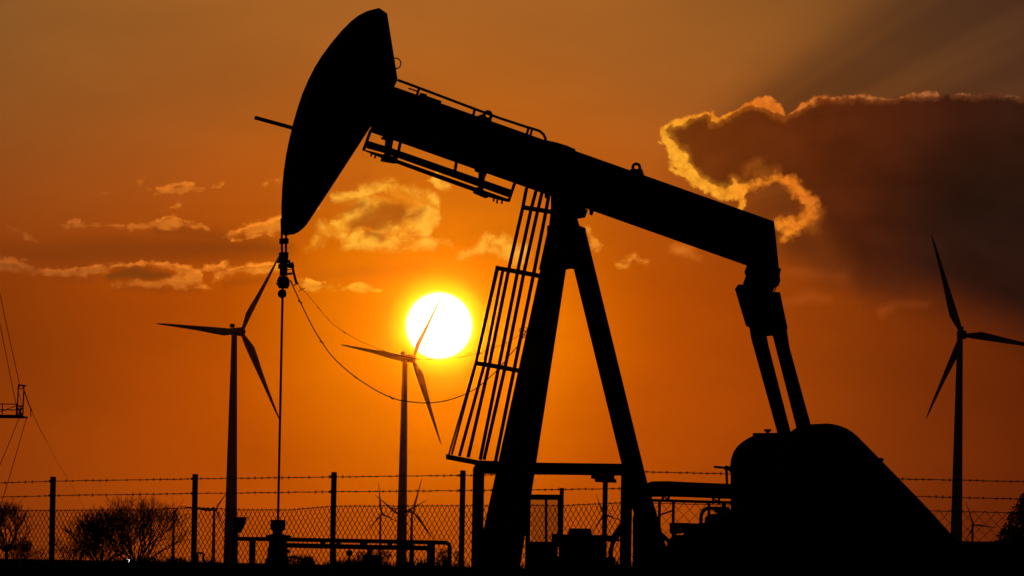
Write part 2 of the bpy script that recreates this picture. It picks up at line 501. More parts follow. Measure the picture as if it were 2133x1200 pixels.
# ---------------------------------------------------------------- mesh helpers
class MB:
    def __init__(self):
        self.v, self.f = [], []

    def add(self, vs, fs):
        o = len(self.v)
        self.v += [Vector(x) for x in vs]
        self.f += [tuple(i + o for i in f) for f in fs]
        return self

    def prism(self, front, back):
        """two matching outlines joined into a solid"""
        n = len(front)
        fs = [tuple(range(n)), tuple(reversed(range(n, 2 * n)))]
        for i in range(n):
            j = (i + 1) % n
            fs.append((j, i, n + i, n + j))
        return self.add(list(front) + list(back), fs)

    def box(self, lo, hi):
        (x0, y0, z0), (x1, y1, z1) = lo, hi
        return self.prism([(x0, y0, z0), (x1, y0, z0), (x1, y0, z1), (x0, y0, z1)],
                          [(x0, y1, z0), (x1, y1, z0), (x1, y1, z1), (x0, y1, z1)])

    def bar(self, a, b, w, d, side=(0, 1, 0), w2=None, d2=None):
        """rectangular bar; d is its size along side, w across"""
        a, b = Vector(a), Vector(b)
        t = (b - a).normalized()
        s = Vector(side)
        s = (s - t * s.dot(t)).normalized()
        q = t.cross(s)
        w2 = w if w2 is None else w2
        d2 = d if d2 is None else d2
        r0 = [a + q * (w / 2 * i) + s * (d / 2 * j) for i, j in ((-1, -1), (1, -1), (1, 1), (-1, 1))]
        r1 = [b + q * (w2 / 2 * i) + s * (d2 / 2 * j) for i, j in ((-1, -1), (1, -1), (1, 1), (-1, 1))]
        return self.prism(r0, r1)

    def tube(self, pts, r, n=8, closed=False):
        pts = [Vector(q) for q in pts]
        k = len(pts)
        rs = r if isinstance(r, (list, tuple)) else [r] * k
        prev = None
        vs, fs = [], []
        for i, q in enumerate(pts):
            if closed:
                t = pts[(i + 1) % k] - pts[i - 1]
            else:
                t = pts[min(i + 1, k - 1)] - pts[max(i - 1, 0)]
            t = t.normalized() if t.length > 1e-9 else Vector((0, 0, 1))
            if prev is None:
                ref = Vector((0, 1, 0)) if abs(t.y) < 0.9 else Vector((1, 0, 0))
            else:
                ref = prev
            s = (ref - t * ref.dot(t)).normalized()
            prev = s
            q2 = t.cross(s)
            for j in range(n):
                g = 2 * math.pi * (j + 0.5) / n
                vs.append(q + (s * math.cos(g) + q2 * math.sin(g)) * rs[i])
        for i in range(k if closed else k - 1):
            i2 = (i + 1) % k
            for j in range(n):
                j2 = (j + 1) % n
                fs.append((i * n + j, i * n + j2, i2 * n + j2, i2 * n + j))
        if not closed:
            fs.append(tuple(reversed(range(n))))
            fs.append(tuple(range((k - 1) * n, k * n)))
        return self.add(vs, fs)

    def ball(self, c, r, nu=12, nv=8, sq=(1, 1, 1)):
        c = Vector(c)
        vs = [c + Vector((0, 0, r * sq[2]))]
        for i in range(1, nv):
            a = math.pi * i / nv
            for j in range(nu):
                b = 2 * math.pi * j / nu
                vs.append(c + Vector((math.sin(a) * math.cos(b) * r * sq[0], math.sin(a) * math.sin(b) * r * sq[1], math.cos(a) * r * sq[2])))
        vs.append(c - Vector((0, 0, r * sq[2])))
        fs = []
        for j in range(nu):
            fs.append((0, 1 + j, 1 + (j + 1) % nu))
        for i in range(nv - 2):
            for j in range(nu):
                a, b = 1 + i * nu + j, 1 + i * nu + (j + 1) % nu
                fs.append((a, a + nu, b + nu, b))
        e = len(vs) - 1
        o = 1 + (nv - 2) * nu
        for j in range(nu):
            fs.append((e, o + (j + 1) % nu, o + j))
        return self.add(vs, fs)

    def build(self, name, mat, parent=None, bevel=0.0, smooth=False):
        org = ORIG.get(parent.name, Vector((0, 0, 0))) if parent else Vector((0, 0, 0))
        me = bpy.data.meshes.new(name)
        me.from_pydata([tuple(q - org) for q in self.v], [], self.f)
        me.update()
        me.materials.append(mat)
        if smooth:
            for pl in me.polygons:
                pl.use_smooth = True
        o = bpy.data.objects.new(name, me)
        col.objects.link(o)
        if parent:
            o.parent = parent
            ORIG[o.name] = org
        if bevel:
            bv = o.modifiers.new('edge', 'BEVEL')
            bv.width = bevel
            bv.segments = 2
            bv.limit_method = 'ANGLE'
        return o


ORIG = {}


def tag(o, label=None, cat=None, group=None, kind=None):
    if label: o['label'] = label
    if cat: o['category'] = cat
    if group: o['group'] = group
    if kind: o['kind'] = kind
    return o


def empty(name, loc, label, cat, group=None, rz=0.0, local=False):
    o = bpy.data.objects.new(name, None)
    o.empty_display_size = 0.3
    col.objects.link(o)
    o.location = loc
    o.rotation_euler = (0, 0, rz)
    ORIG[o.name] = Vector((0, 0, 0)) if local else Vector(loc)
    return tag(o, label, cat, group)


def spline(pts, n=6):
    pts = [Vector(q) for q in pts]
    out = []
    for i in range(len(pts) - 1):
        p0 = pts[max(i - 1, 0)]; p1 = pts[i]; p2 = pts[i + 1]; p3 = pts[min(i + 2, len(pts) - 1)]
        for j in range(n):
            t = j / n
            out.append(0.5 * ((2 * p1) + (p2 - p0) * t + (2 * p0 - 5 * p1 + 4 * p2 - p3) * t * t + (3 * p1 - p0 - 3 * p2 + p3) * t ** 3))
    out.append(pts[-1])
    return out


# ---------------------------------------------------------------- ground
g = MB()
nx, ny = 24, 40
for j in range(ny + 1):
    y = -60 + 13000 * (j / ny) ** 2.2
    for i in range(nx + 1):
        g.v.append(Vector(((i / nx - 0.5) * 7000, y, 0.0)))
for j in range(ny):
    for i in range(nx):
        a = j * (nx + 1) + i
        g.f.append((a, a + 1, a + nx + 2, a + nx + 1))
tag(g.build('ground', M['ground']), 'flat dark evening field stretching to the horizon', None, None, 'structure')

# ---------------------------------------------------------------- pumpjack (local frame: u along the beam, v across, z up)
TH = math.radians(17.0)
cT, sT = math.cos(TH), math.sin(TH)
Y0 = 115.0
X0 = P(1185, 480, Y0).x


def J(px, py, v=0.0):
    a, b = ab(px, py)
    a *= K; b *= K
    u = (a * (Y0 + v * cT) - X0 + v * sT) / (cT - a * sT)
    y = Y0 + u * sT + v * cT
    return Vector((u, v, CAMZ + b * y))


def slab(mb, outline, w, v0=0.0):
    """solid with a silhouette traced from the side; L / R say which face shows that edge"""
    prof = []
    for q in outline:
        px, py = q[0], q[1]
        e = q[2] if len(q) > 2 else 'C'
        prof.append(J(px, py, v0 + {'L': w, 'R': -w, 'C': 0.0}[e]))
    fr = [Vector((q.x, v0 - w, q.z)) for q in prof]
    bk = [Vector((q.x, v0 + w, q.z)) for q in prof]
    return mb.prism(fr, bk)


pj = empty('pump_jack', (X0, Y0, 0), 'big black oil pumpjack with tilted beam and horsehead at its left end', 'pumpjack', None, TH, True)

# walking beam: flanges, web, end plate
bm = MB()
topA, topB = (786, 168), (1613, 461)
slab(bm, [(786, 168, 'R'), (1613, 461, 'R'), (1612.5, 468, 'R'), (786, 175.5, 'R')], 0.17)
slab(bm, [(770, 268, 'L'), (1610, 567, 'L'), (1611.5, 573.5, 'L'), (770, 275, 'L')], 0.17)
slab(bm, [(786, 172), (1606, 463), (1614, 570), (775, 270)], 0.09)
slab(bm, [(1603, 459, 'R'), (1613, 461.5, 'R'), (1625, 577, 'R'), (1614, 576, 'R')], 0.168)
slab(bm, [(1134, 291, 'R'), (1158, 296, 'R'), (1181, 303, 'R'), (1199, 311, 'R'), (1199, 318, 'R'), (1134, 296, 'R')], 0.15)
for t in (0.2, 0.36, 0.62, 0.75, 0.88):
    a = (786 + 827 * t, 168 + 293 * t); b = (a[0] - 18, a[1] + 101)
    slab(bm, [(a[0], a[1] + 4), (a[0] + 5, a[1] + 6), (b[0] + 5, b[1]), (b[0], b[1] - 2)], 0.165)
beam = bm.build('walking_beam', M['pump'], pj, 0.008)

# rail along the top of the beam
hr = MB()
for v in (-0.13, 0.13):
    hr.tube([J(829, 167, v), J(851, 175, v), J(986, 226, v), J(1040, 246, v), J(1098, 265, v)] +
            [J(x, y, v) for x, y in ((1112, 269), (1124, 273), (1132, 280), (1136, 288), (1137, 300))], 0.022, 8)
    for a, b in (((873, 184), (868, 200)), ((989, 227), (985, 244)), ((1101, 267), (1096, 284))):
        hr.bar(J(a[0], a[1], v), J(b[0], b[1], v), 0.035, 0.03)
hr.bar(J(1108, 270, 0), J(1104, 286, 0), 0.03, 0.03)
hr.tube([J(851, 184, -0.13), J(871, 191, -0.13)], 0.012, 6)
hr.bar(J(876, 199, -0.1), J(918, 214, -0.1), 0.05, 0.06)
hr.bar(J(874, 201, 0.05), J(886, 204, 0.05), 0.11, 0.1)
hr.build('handrail', M['steel'], beam)


def eye(px, py, r, base):
    e = MB()
    c = J(px, py)
    ring = [c + Vector((math.cos(t), 0, math.sin(t))) * r for t in [2 * math.pi * i / 16 for i in range(16)]]
    e.tube(ring, r * 0.42, 8, True)
    e.prism([J(*q) + Vector((0, -0.04, 0)) for q in base], [J(*q) + Vector((0, 0.04, 0)) for q in base])
    e.build('lifting_eye', M['steel'], beam)


eye(1016, 240, 0.058, [(991, 243), (1004, 238), (1010, 247), (1023, 247), (1022, 256), (991, 246)])
eye(1325.5, 349, 0.058, [(1313, 356), (1315, 352), (1336, 352), (1341, 367)])

# tray slung under the beam
ct = MB()
slab(ct, [(768, 293.5, 'R'), (815, 308, 'R'), (1065, 395, 'R'), (1058, 411, 'L'), (938, 368, 'L'), (800, 319, 'L'), (763, 309, 'L')], 0.05)
slab(ct, [(763, 312.5, 'R'), (800, 322.5, 'R'), (938, 371.5, 'R'), (1058, 414, 'R'), (1058, 421, 'L'), (1040, 417, 'L'), (1018, 411, 'L'), (989, 400, 'L'), (908, 371, 'L'),
          (824, 340, 'L'), (786, 326, 'L'), (757, 314, 'L')], 0.05)
slab(ct, [(797, 321), (795, 336), (824, 341), (827, 329)], 0.07)
slab(ct, [(990, 390), (987.5, 402), (1013, 413), (1019, 402)], 0.07)
slab(ct, [(796, 285), (796, 290), (804, 292), (802, 322), (812, 325), (818, 290)], 0.06)
slab(ct, [(990, 350), (991, 357), (999, 360), (998, 372), (997, 398), (1004, 401), (1008, 372), (1013, 360), (1014, 352)], 0.06)
for a, b in (((772, 272), (757, 314)), ((834, 296), (828, 326)), ((951, 336), (946, 366)), ((1073, 379), (1059, 420))):
    ct.bar(J(a[0], a[1], 0), J(b[0], b[1], 0), 0.04, 0.05)
for px, py in ((774, 321), (782, 325), (1029, 415), (1036, 419), (1046, 420)):
    ct.bar(J(px, py - 3, 0), J(px - 1, py + 5, 0), 0.025, 0.03)
ct.build('catwalk', M['steel'], beam, 0.004)

# horsehead
hh = MB()
slab(hh, [(762, 24, 'L'), (745, 33, 'L'), (731, 44, 'L'), (711, 64, 'L'), (690, 89, 'L'), (670, 116, 'L'), (655, 140, 'L'), (641, 168, 'L'), (629, 196, 'L'),
          (619, 226, 'L'), (610, 257, 'L'), (602, 290, 'L'), (595, 325, 'L'), (590, 360, 'L'), (587, 395, 'L'), (585.5, 430, 'L'), (585.5, 460, 'L'), (586, 486, 'L'),
          (601, 489.5), (612, 488.5, 'R'), (622, 484, 'R'), (632, 476, 'R'), (640, 467, 'R'), (700, 376, 'R'), (768, 271, 'R'),
          (800, 225, 'R'), (829, 166, 'R'), (807, 28, 'R'), (781, 18.5)], 0.25)
head = hh.build('horsehead', M['pump'], pj, 0.012)
r_ = MB()
c = J(824.5, 132)
r_.tube([c + Vector((math.cos(t), 0, math.sin(t))) * 0.082 for t in [2 * math.pi * i / 20 for i in range(20)]], 0.010, 6, True)
r_.build('lifting_ring', M['steel'], head)
b_ = MB()
b_.bar(J(531, 245), J(640, 275), 0.056, 0.06)
b_.build('latch_bar', M['steel'], head, 0.006)

# bridle, carrier and polished rod
br = MB()
for v in (-0.13, 0.13):
    br.tube([J(591.5 - v * 38, 455, v), J(591.5 - v * 34, 500, v), J(591.5 - v * 30, 545, v)], 0.018, 8)
br.bar(J(591.5, 497), J(591.5, 508), 0.075, 0.28)
br.bar(J(591, 526), J(590, 548), 0.085, 0.26)
br.build('bridle', M['cable'], pj)
cb = MB()
cb.tube([J(590.5, 541), J(591, 560), J(590, 575)], [0.062, 0.062, 0.058], 12)
cb.tube([J(590.5, 576), J(590, 584), J(590.5, 594), J(590.5, 601)], [0.07, 0.1, 0.1, 0.07], 14)
cb.bar(J(580, 545), J(602, 545), 0.05, 0.16)
cb.bar(J(582, 550), J(582, 560), 0.03, 0.05)
cb.bar(J(578, 590), J(575, 592), 0.02, 0.02)
cb.tube([J(600, 554), J(611, 552)], [0.035, 0.05], 10)
cb.ball(J(607, 553), 0.047)
cb.tube([J(609, 555), J(612, 570), J(617, 588), J(620, 592)], 0.02, 8)
cb.bar(J(596, 571), J(608, 570), 0.035, 0.05)
cb.bar(J(598, 562), J(606, 562), 0.012, 0.03)
cb.tube([J(604, 583), J(608, 592), J(613, 595), J(616, 591), J(618, 590)], 0.008, 6)
cb.build('carrier_bar', M['steel'], pj)
rd = MB()
rd.ball(J(587.5, 612), 0.07, 14, 10)
rd.bar(J(592, 604), J(592, 619), 0.035, 0.08)
rd.tube([J(589, 600), J(588, 640), J(579, 1090)], 0.0185, 8)
rd.build('polished_rod', M['steel'], pj)

# centre bearing and post head
cp = MB()
slab(cp, [(1147, 396, 'L'), (1147, 434, 'L'), (1143, 474, 'L'), (1209, 474, 'R'), (1203, 456, 'R'), (1219, 453.5, 'R'), (1225, 438, 'R')], 0.14)
slab(cp, [(1228, 434), (1229, 447), (1233, 449), (1237, 438)], 0.03)
slab(cp, [(1136, 402), (1136, 412), (1141, 414), (1144, 406)], 0.05)
cp.build('centre_bearing', M['pump'], pj, 0.006)
ph = MB()
slab(ph, [(1139.5, 470, 'L'), (1139, 486, 'L'), (1122, 562, 'L'), (1176, 562), (1194, 559), (1238, 562, 'R'), (1221, 486, 'R'), (1220.5, 475, 'R'), (1207, 470, 'R')], 0.20)
ph.build('post_head', M['pump'], pj, 0.006)

# tripod legs


def leg(top, bot, w):
    q = MB()
    q.bar(top, bot, w, w, (0, 1, 0))
    return q


for sv in (1, -1):
    t0 = J(1167, 480, 0.1 * sv) if sv > 0 else J(1168, 480, -0.1)
    b0 = J(991, 1288, 0.66) if sv > 0 else J(1043, 1288, -0.66)
    b0.z = 0.0
    lg = leg(t0, b0, 0.29)
    lg.box((b0.x - 0.3, b0.y - 0.3, 0.0), (b0.x + 0.3, b0.y + 0.3, 0.06))
    lg.build('leg', M['pump'], pj, 0.01)
b0 = J(1397, 1288); b0.z = 0
lg = leg(J(1200, 490), b0, 0.265)
lg.build('leg', M['pump'], pj, 0.01)
for y in (720, 940, 1130):
    f = (y - 480) / 808
    cbz = MB(); cbz.bar(J(1167 - 176 * f, y, 0.1 + 0.56 * f), J(1168 - 125 * f, y, -0.1 - 0.56 * f), 0.12, 0.12, (0, 0, 1)); cbz.build('cross_brace', M['pump'], pj)


q_ = MB()
a_, b_ = J(1026, 1168, 0.5), J(1069, 1168, -0.5)
q_.bar(a_, b_, 1.0, 0.14, (1, 0, 0))
q_.build('gusset_plate', M['pump'], pj)
q_ = MB()
slab(q_, [(1322, 1078), (1330, 1050), (1352, 1030), (1369, 1087), (1384, 1140), (1386, 1286), (1322, 1286)], 0.1, 0.35)
q_.build('rear_support', M['pump'], pj)

# ladder against the legs
ld = MB()
for v, dx in ((0.2, 13), (-0.2, 28)):
    ld.bar(J(1143 + dx, 440, v), J(975 + dx, 1240, v), 0.05, 0.03)
for i in range(34):
    y = 450 + i * 23.5
    x = 1143 - 168 * (y - 440) / 800
    ld.tube([J(x + 13, y, 0.2), J(x + 28, y, -0.2)], 0.012, 6)
ld.build('ladder', M['steel'], pj)
cg = MB()
bars = [
    (0.22, [(1143, 408), (1137, 441), (1112, 569), (1071, 769), (1032, 962)], 0.052),
    (0.20, [(1117, 396), (1106, 437), (1079, 562), (1039, 764), (1000, 958)], 0.050),
    (0.14, [(1048, 560), (1009, 759), (957, 950)], 0.045),
    (0.07, [(1034, 557), (990, 757), (935, 947)], 0.026),
    (-0.07, [(1038, 558), (992, 757), (941, 947)], 0.030),
    (-0.14, [(1097, 391), (1089, 432), (1060, 560), (1019, 761), (975, 953)], 0.050),
    (-0.20, [(1129, 401), (1120, 439), (1092, 565), (1052, 766), (1008, 958)], 0.050),
]
for v, pts, w in bars:
    for a, b in zip(pts[:-1], pts[1:]):
        cg.bar(J(a[0], a[1], v), J(b[0], b[1], v), w, 0.012 + w * 0.3)
order = [0, 1, 2, 3, 4, 5, 6]


def hoop(idx_pts, h, end):
    prev = None
    for (px, py, v) in idx_pts + [end]:
        q = J(px, py, v)
        if prev is not None:
            cg.bar(prev, q, h, 0.02)
        prev = q


hoop([(1134, 439, 0.2), (1090, 432, 0.16), (1088, 432, -0.16)], 0.07, (1152, 442, -0.2))
hoop([(1121, 574, 0.22), (1079, 566, 0.2), (1048, 560.5, 0.14), (1034, 558, 0.07), (1034, 558, -0.07), (1060, 563, -0.14), (1092, 569, -0.2)], 0.068, (1128, 576, -0.22))
hoop([(1080, 772, 0.22), (1039, 764, 0.2), (1009, 759, 0.14), (990, 756.5, 0.07), (991, 756.5, -0.07), (1019, 761, -0.14), (1052, 767, -0.2)], 0.068, (1088, 774, -0.22))
hoop([(996, 966, 0.22), (985, 962, 0.2), (957, 957, 0.14), (930, 951.5, 0.07), (931, 951.5, -0.07), (975, 960, -0.14), (995, 964, -0.2)], 0.078, (1040, 966, -0.22))
for (px, py) in ((1085, 688), (1094, 686), (1091, 700)):
    c = J(px, py, 0.1)
    cg.tube([c + Vector((math.cos(t), 0, math.sin(t))) * 0.03 for t in [2 * math.pi * i / 12 for i in range(12)]], 0.006, 5, True)
cg.build('safety_cage', M['steel'], pj)

# equaliser and pitman arms
eq = MB()
slab(eq, [(1561, 553), (1556, 566), (1559, 575), (1553, 590), (1558, 596), (1570, 700), (1592, 701), (1612, 699), (1606, 640), (1604, 608),
          (1608, 600), (1616, 596), (1620, 585), (1618, 572), (1622, 560)], 0.14)
eq.bar(J(1622, 588), J(1611, 610), 0.016, 0.02)
eq.tube([J(1586, 640, -0.62), J(1586, 640, 0.62)], 0.1, 14)
eq.build('equaliser', M['pump'], pj, 0.006)
for v, o0, pl in ((0.55, 0, [(1533.5, 602), (1540, 592.5), (1556, 594), (1575, 598), (1592, 640), (1600, 690), (1588, 694), (1561, 681), (1556.5, 679)]),
                  (-0.55, 0, [(1585, 612), (1603, 607.5), (1622, 609), (1629.5, 645), (1638, 684), (1634, 691), (1610, 700), (1590, 660)])):
    pa = MB()
    if v > 0:
        e = [(1562, 678), (1566.5, 705), (1622, 905), (1648, 911), (1599, 720), (1590, 672)]
    else:
        e = [(1604, 672), (1612, 702), (1663, 900), (1692, 905), (1687, 885), (1643, 725), (1637, 686)]
    w = 0.05
    slab(pa, [(x, y, 'C') for x, y in e], w, v)
    slab(pa, [(x, y, 'C') for x, y in pl], 0.07, v)
    bx, by = (1634, 905) if v > 0 else (1676, 895)
    pa.bar(J(bx, by, v), J(bx + 58, by + 215, v), 0.19, 0.1)
    pa.build('pitman_arm', M['pump'], pj, 0.004)

# cranks with counterweights, gearbox, guards
ga = J(1746, 1096)
for v in (0.95, -0.95):
    ck = MB()
    ck.bar(Vector((ga.x + 0.45, v * .84, ga.z + 0.3)), Vector((ga.x - 0.4, v * .84, ga.z - 0.35)), 0.35, 0.16)
    ck.tube([Vector((ga.x, v * .84 - 0.1, ga.z)), Vector((ga.x, v * .84 + 0.1, ga.z))], 0.3, 18)
    ck.build('crank', M['pump'], pj, 0.01)
gb = MB()
gb.box((ga.x - 0.75, -0.5, 0.35), (ga.x + 0.8, 0.5, ga.z + 0.32))
gb.tube([Vector((ga.x, -0.95, ga.z)), Vector((ga.x, 0.95, ga.z))], 0.12, 14)
gb.tube([Vector((ga.x - 0.55, -0.7, ga.z - 0.1)), Vector((ga.x - 0.55, 0.7, ga.z - 0.1))], 0.34, 18)
gb.build('gearbox', M['pump'], pj, 0.02)
near = [(1633, 1330), (1632, 985), (1633.5, 966), (1637, 950), (1643, 935), (1651, 920), (1660, 907), (1668, 898), (1679, 891), (1690, 887.5), (1706, 885), (1721, 884),
        (1733, 885), (1744, 887.5), (1755, 891), (1766, 896), (1775, 902), (1784, 909.5), (1831, 957), (1871, 998), (1933, 1062), (1979, 1113), (1990, 1124), (2003, 1140), (2012, 1160), (2016, 1185), (2017, 1330)]
far = [(1522, 1330), (1521.5, 985), (1522.5, 970), (1525, 955), (1530, 941), (1538, 930), (1548, 921.5), (1560, 914), (1573, 908.5), (1588, 905), (1606, 903.5),
       (1625, 904), (1645, 907), (1664, 914), (1684, 925), (1705, 940), (1760, 995), (1830, 1066), (1890, 1128), (1905, 1170), (1906, 1330)]
for v in (1.2, -1.2):
    gd = MB()
    prof = [J(x, y, -1.4) for x, y in near] if v < 0 else [J(x, y, 1.4) if i_ < 11 else J(x, y, 1.2) for i_, (x, y) in enumerate(far)]
    fr = [Vector((q.x, v - 0.2, max(0.02, q.z))) for q in prof]
    bk = [Vector((q.x, v + 0.2, max(0.02, q.z))) for q in prof]
    gd.prism(fr, bk)
    # rolled edge following the top
    for s in (-0.2, 0.2):
        gd.tube([Vector((q.x, v + s, q.z)) for q in prof[1:-1]], 0.016, 6)
    go = gd.build('crank_guard', M['pump'], pj, 0.004)
    if v > 0:
        k_ = MB()
        slab(k_, [(1573, 902), (1624, 902), (1626, 925), (1573, 925)], 0.12, v)
        k_.bar(J(1599, 905, v), J(1599, 899, v), 0.04, 0.05)
        k_.bar(J(1593, 896.5, v), J(1605, 896.5, v), 0.04, 0.06)
        k_.build('hatch', M['steel'], go)
        k_ = MB()
        k_.bar(J(1488, 972.5, v), J(1524, 976, v), 0.035, 0.05)
        k_.bar(J(1510, 974, v), J(1525, 978, v), 0.07, 0.05)
        k_.tube([J(1513, 975, v), J(1514.5, 1010, v), J(1515, 1032, v)], [0.024, 0.018, 0.012], 8)
        k_.build('brake_lever', M['steel'], pj)
    else:
        k_ = MB()
        k_.bar(J(1830, 962, v), J(1835, 955, v), 0.035, 0.05)
        k_.ball(J(1837, 957.5, v), 0.03)
        k_.build('latch', M['steel'], go)
sk = MB()
lx = J(960, 1288).x
for v in (-0.75, 0.75):
    sk.box((lx, v - 0.12, 0.0), (J(2010, 1288).x, v + 0.12, 0.3))
sk.box((J(1395, 1280).x - 0.6, -0.6, 0.3), (J(1395, 1280).x + 0.6, 0.6, 0.36))
sk.build('skid_base', M['steel'], pj, 0.01)

# drive motor with belt cover, between the rear leg and the guards
mo = MB()
slab(mo, [(1406, 1089), (1456, 1091), (1484, 1097), (1492, 1078), (1512, 1066), (1545, 1058), (1545, 1290), (1384, 1290), (1392, 1150), (1380, 1160), (1398, 1142), (1403, 1128), (1408, 1120), (1420, 1114), (1431, 1117), (1437, 1110), (1425, 1108), (1406, 1112)], 0.28, 0.2)
mo.build('drive_motor', M['pump'], pj, 0.01)

# ---------------------------------------------------------------- slack cables from the carrier bar to the leg
ropes = [('slack_cable', 'upper thin slack cable hanging from carrier bar, passing just under the sun', 0.0035,
          [(619, 591), (640, 613), (665, 643), (690, 672), (716, 691), (745, 708), (772, 720), (800, 731), (870, 748), (950, 745), (1000, 735), (1028, 725), (1055, 714), (1078, 701), (1094, 688)]),
         ('slack_cable', 'lower slack cable sagging in a deep curve well below the sun', 0.0085,
          [(606, 585), (612, 600), (625, 628), (650, 679), (670, 712), (690, 740), (714, 764), (740, 785), (765, 802), (790, 817), (815, 828), (840, 835), (890, 839.5), (940, 832), (990, 810), (1033, 774), (1060, 742), (1080, 718), (1096, 690)])]
for nm, lb, r, pts in ropes:
    A = J(*pts[0]); A = pj.matrix_basis @ A
    qs = []
    for i, (x, y) in enumerate(pts):
        f = i / (len(pts) - 1)
        qs.append(P(x, y, 113.7 + f * 1.1))
    mb = MB().tube(spline(qs, 4), r, 6)
    # clips along the line
    for i in (2, 4, 7, 10):
        q = qs[i]
        mb.bar(q + Vector((-0.03, 0, 0.02)), q + Vector((0.03, 0, -0.03)), r * 2.6, r * 2.6)
    if 'upper' in lb:
        q = P(628, 604, 113.7)
        for a in (0.6, 2.2, 3.6):
            mb.tube([q, q + Vector((math.cos(a) * 0.06, 0, math.sin(a) * 0.05))], 0.005, 5)
    tag(mb.build(nm, M['cable']), lb, 'cable', 'cables hanging from the carrier bar')

# ---------------------------------------------------------------- wellhead and pipework in front of the fence
YW = 113.6


def pxbar(mb, a, b, wpx, Y, depth=None):
    """upright or level bar between photo points at distance Y, width in photo pixels"""
    w = wpx * K * Y
    return mb.bar(P(a[0], a[1], Y), P(b[0], b[1], Y), w, depth or w)


def groundz(mb, px, py, wpx, Y, depth=None):
    """a post from a photo point straight down to the ground"""
    t = P(px, py, Y)
    w = wpx * K * Y
    return mb.bar(t, Vector((t.x, t.y, 0.0)), w, depth or w)


def lathe(mb, prof, Y, n=20):
    """level rings stacked up: (centre px, y px, half width px)"""
    vs, fs = [], []
    for x, y, r in prof:
        c = P(x, y, Y)
        for q in range(n):
            g_ = 2 * math.pi * q / n
            vs.append(c + Vector((math.cos(g_), math.sin(g_), 0)) * (r * K * Y))
    for k_ in range(len(prof) - 1):
        for q in range(n):
            q2 = (q + 1) % n
            fs.append((k_ * n + q, k_ * n + q2, (k_ + 1) * n + q2, (k_ + 1) * n + q))
    fs.append(tuple(reversed(range(n)))); fs.append(tuple(range((len(prof) - 1) * n, len(prof) * n)))
    return mb.add(vs, fs)


wb = P(578, 1290, YW); wb.z = 0
wh = empty('wellhead', wb, 'oil wellhead with flange under the hanging rod of the pumpjack', 'wellhead')
q = MB(); lathe(q, [(579, 1083, 14), (579, 1085, 15.5), (579, 1102, 15.5), (578.5, 1105, 13), (578.5, 1106, 10), (578, 1114, 10)], YW); q.build('stuffing_box', M['steel'], wh)
q = MB(); lathe(q, [(578, 1113, 12), (580, 1115.5, 26), (581, 1118, 27), (579, 1121, 19)], YW); q.build('flange', M['steel'], wh)
q = MB(); lathe(q, [(578.5, 1120, 19), (578.5, 1140, 19), (578, 1143, 21), (578, 1160, 21), (577, 1166, 25), (577, 1240, 25)], YW)
t = P(577, 1240, YW); q.tube([t, Vector((t.x, t.y, 0))], 0.19, 16)
pxbar(q, (596, 1148), (603, 1148), 8, YW); q.build('casing', M['steel'], wh)
q = MB(); q.tube(spline([P(x, y, YW - 0.1) for x, y in ((596, 1163), (606, 1160), (618, 1160.5), (630, 1165), (640, 1173), (647, 1184), (652, 1200), (655, 1230))], 5), 0.018, 8); q.build('hose', M['cable'], wh)
q = MB(); q.tube([P(598, 1150, YW), P(606, 1150, YW)], 0.012, 6)
c = P(605, 1152, YW)
q.build('valve_stem', M['steel'], wh)

YP = 114.4
pp = empty('flow_pipe', P(760, 1288, YP).xy.to_3d(), 'upper long level flow pipe with a bent right end beside the wellhead', 'pipe', 'level pipes left of the pumpjack')
q = MB()
R = 4.3 * K * YP
q.tube([P(495, 1122.5, YP), P(560, 1123, YP), P(700, 1126, YP), P(850, 1129, YP), P(925, 1130.5, YP)] +
       [P(x, y, YP) for x, y in ((931, 1131.5), (935, 1134), (937, 1138))] + [Vector((P(936, 1180, YP).x, YP, 0))], R, 10)
q.build('pipe_run', M['steel'], pp)
for x in (672, 705, 757, 812, 850):
    q = MB(); pxbar(q, (x, 1127), (x, 1139), 10 if x != 757 else 16, YP, 0.05); q.build('pipe_clamp', M['steel'], pp)
p2 = empty('flow_pipe', P(740, 1288, YP + 0.15).xy.to_3d(), 'lower thicker level pipe on stout uprights right of the wellhead', 'pipe', 'level pipes left of the pumpjack')
q = MB(); q.tube([P(597, 1136, YP + .15), P(700, 1138.5, YP + .15), P(893, 1142, YP + .15)], 5.0 * K * YP, 10); q.build('pipe_run', M['steel'], p2)
q = MB(); groundz(q, 898, 1134, 17, YP + .15); q.build('upright', M['steel'], p2, 0.006)
q = MB(); groundz(q, 859, 1134, 8, YP + .2); q.build('upright', M['steel'], p2, 0.004)
q = MB(); groundz(q, 526, 1124, 13, YP + .15); q.build('upright', M['steel'], p2, 0.006)
q = MB(); groundz(q, 696, 1140, 9, YP + .2); q.build('upright', M['steel'], p2, 0.004)

gz = empty('pressure_gauge', P(728, 1288, YP + 0.3).xy.to_3d(), 'small round gauge on a stem under the lower pipe', 'gauge')
q = MB(); c = P(727.5, 1152, YP + .3); q.tube([c + Vector((0, -0.03, 0)), c + Vector((0, 0.03, 0))], 7 * K * YP, 18); q.build('dial', M['steel'], gz)
q = MB(); groundz(q, 727.5, 1157, 4.5, YP + .3); q.build('stem', M['steel'], gz)
bx = empty('valve_box', P(772, 1288, YP + 0.3).xy.to_3d(), 'squat valve box on the ground under the lower pipe', 'box')
q = MB(); a = P(756, 1155, YP + .3); b = P(788, 1155, YP + .3); q.box((a.x, YP + .1, 0), (b.x, YP + .5, a.z)); q.build('housing', M['steel'], bx, 0.01)
q = MB(); pxbar(q, (770, 1140), (770, 1158), 10, YP + .3); pxbar(q, (764, 1145), (778, 1145), 4, YP + .3); q.build('valve_stem', M['steel'], bx)

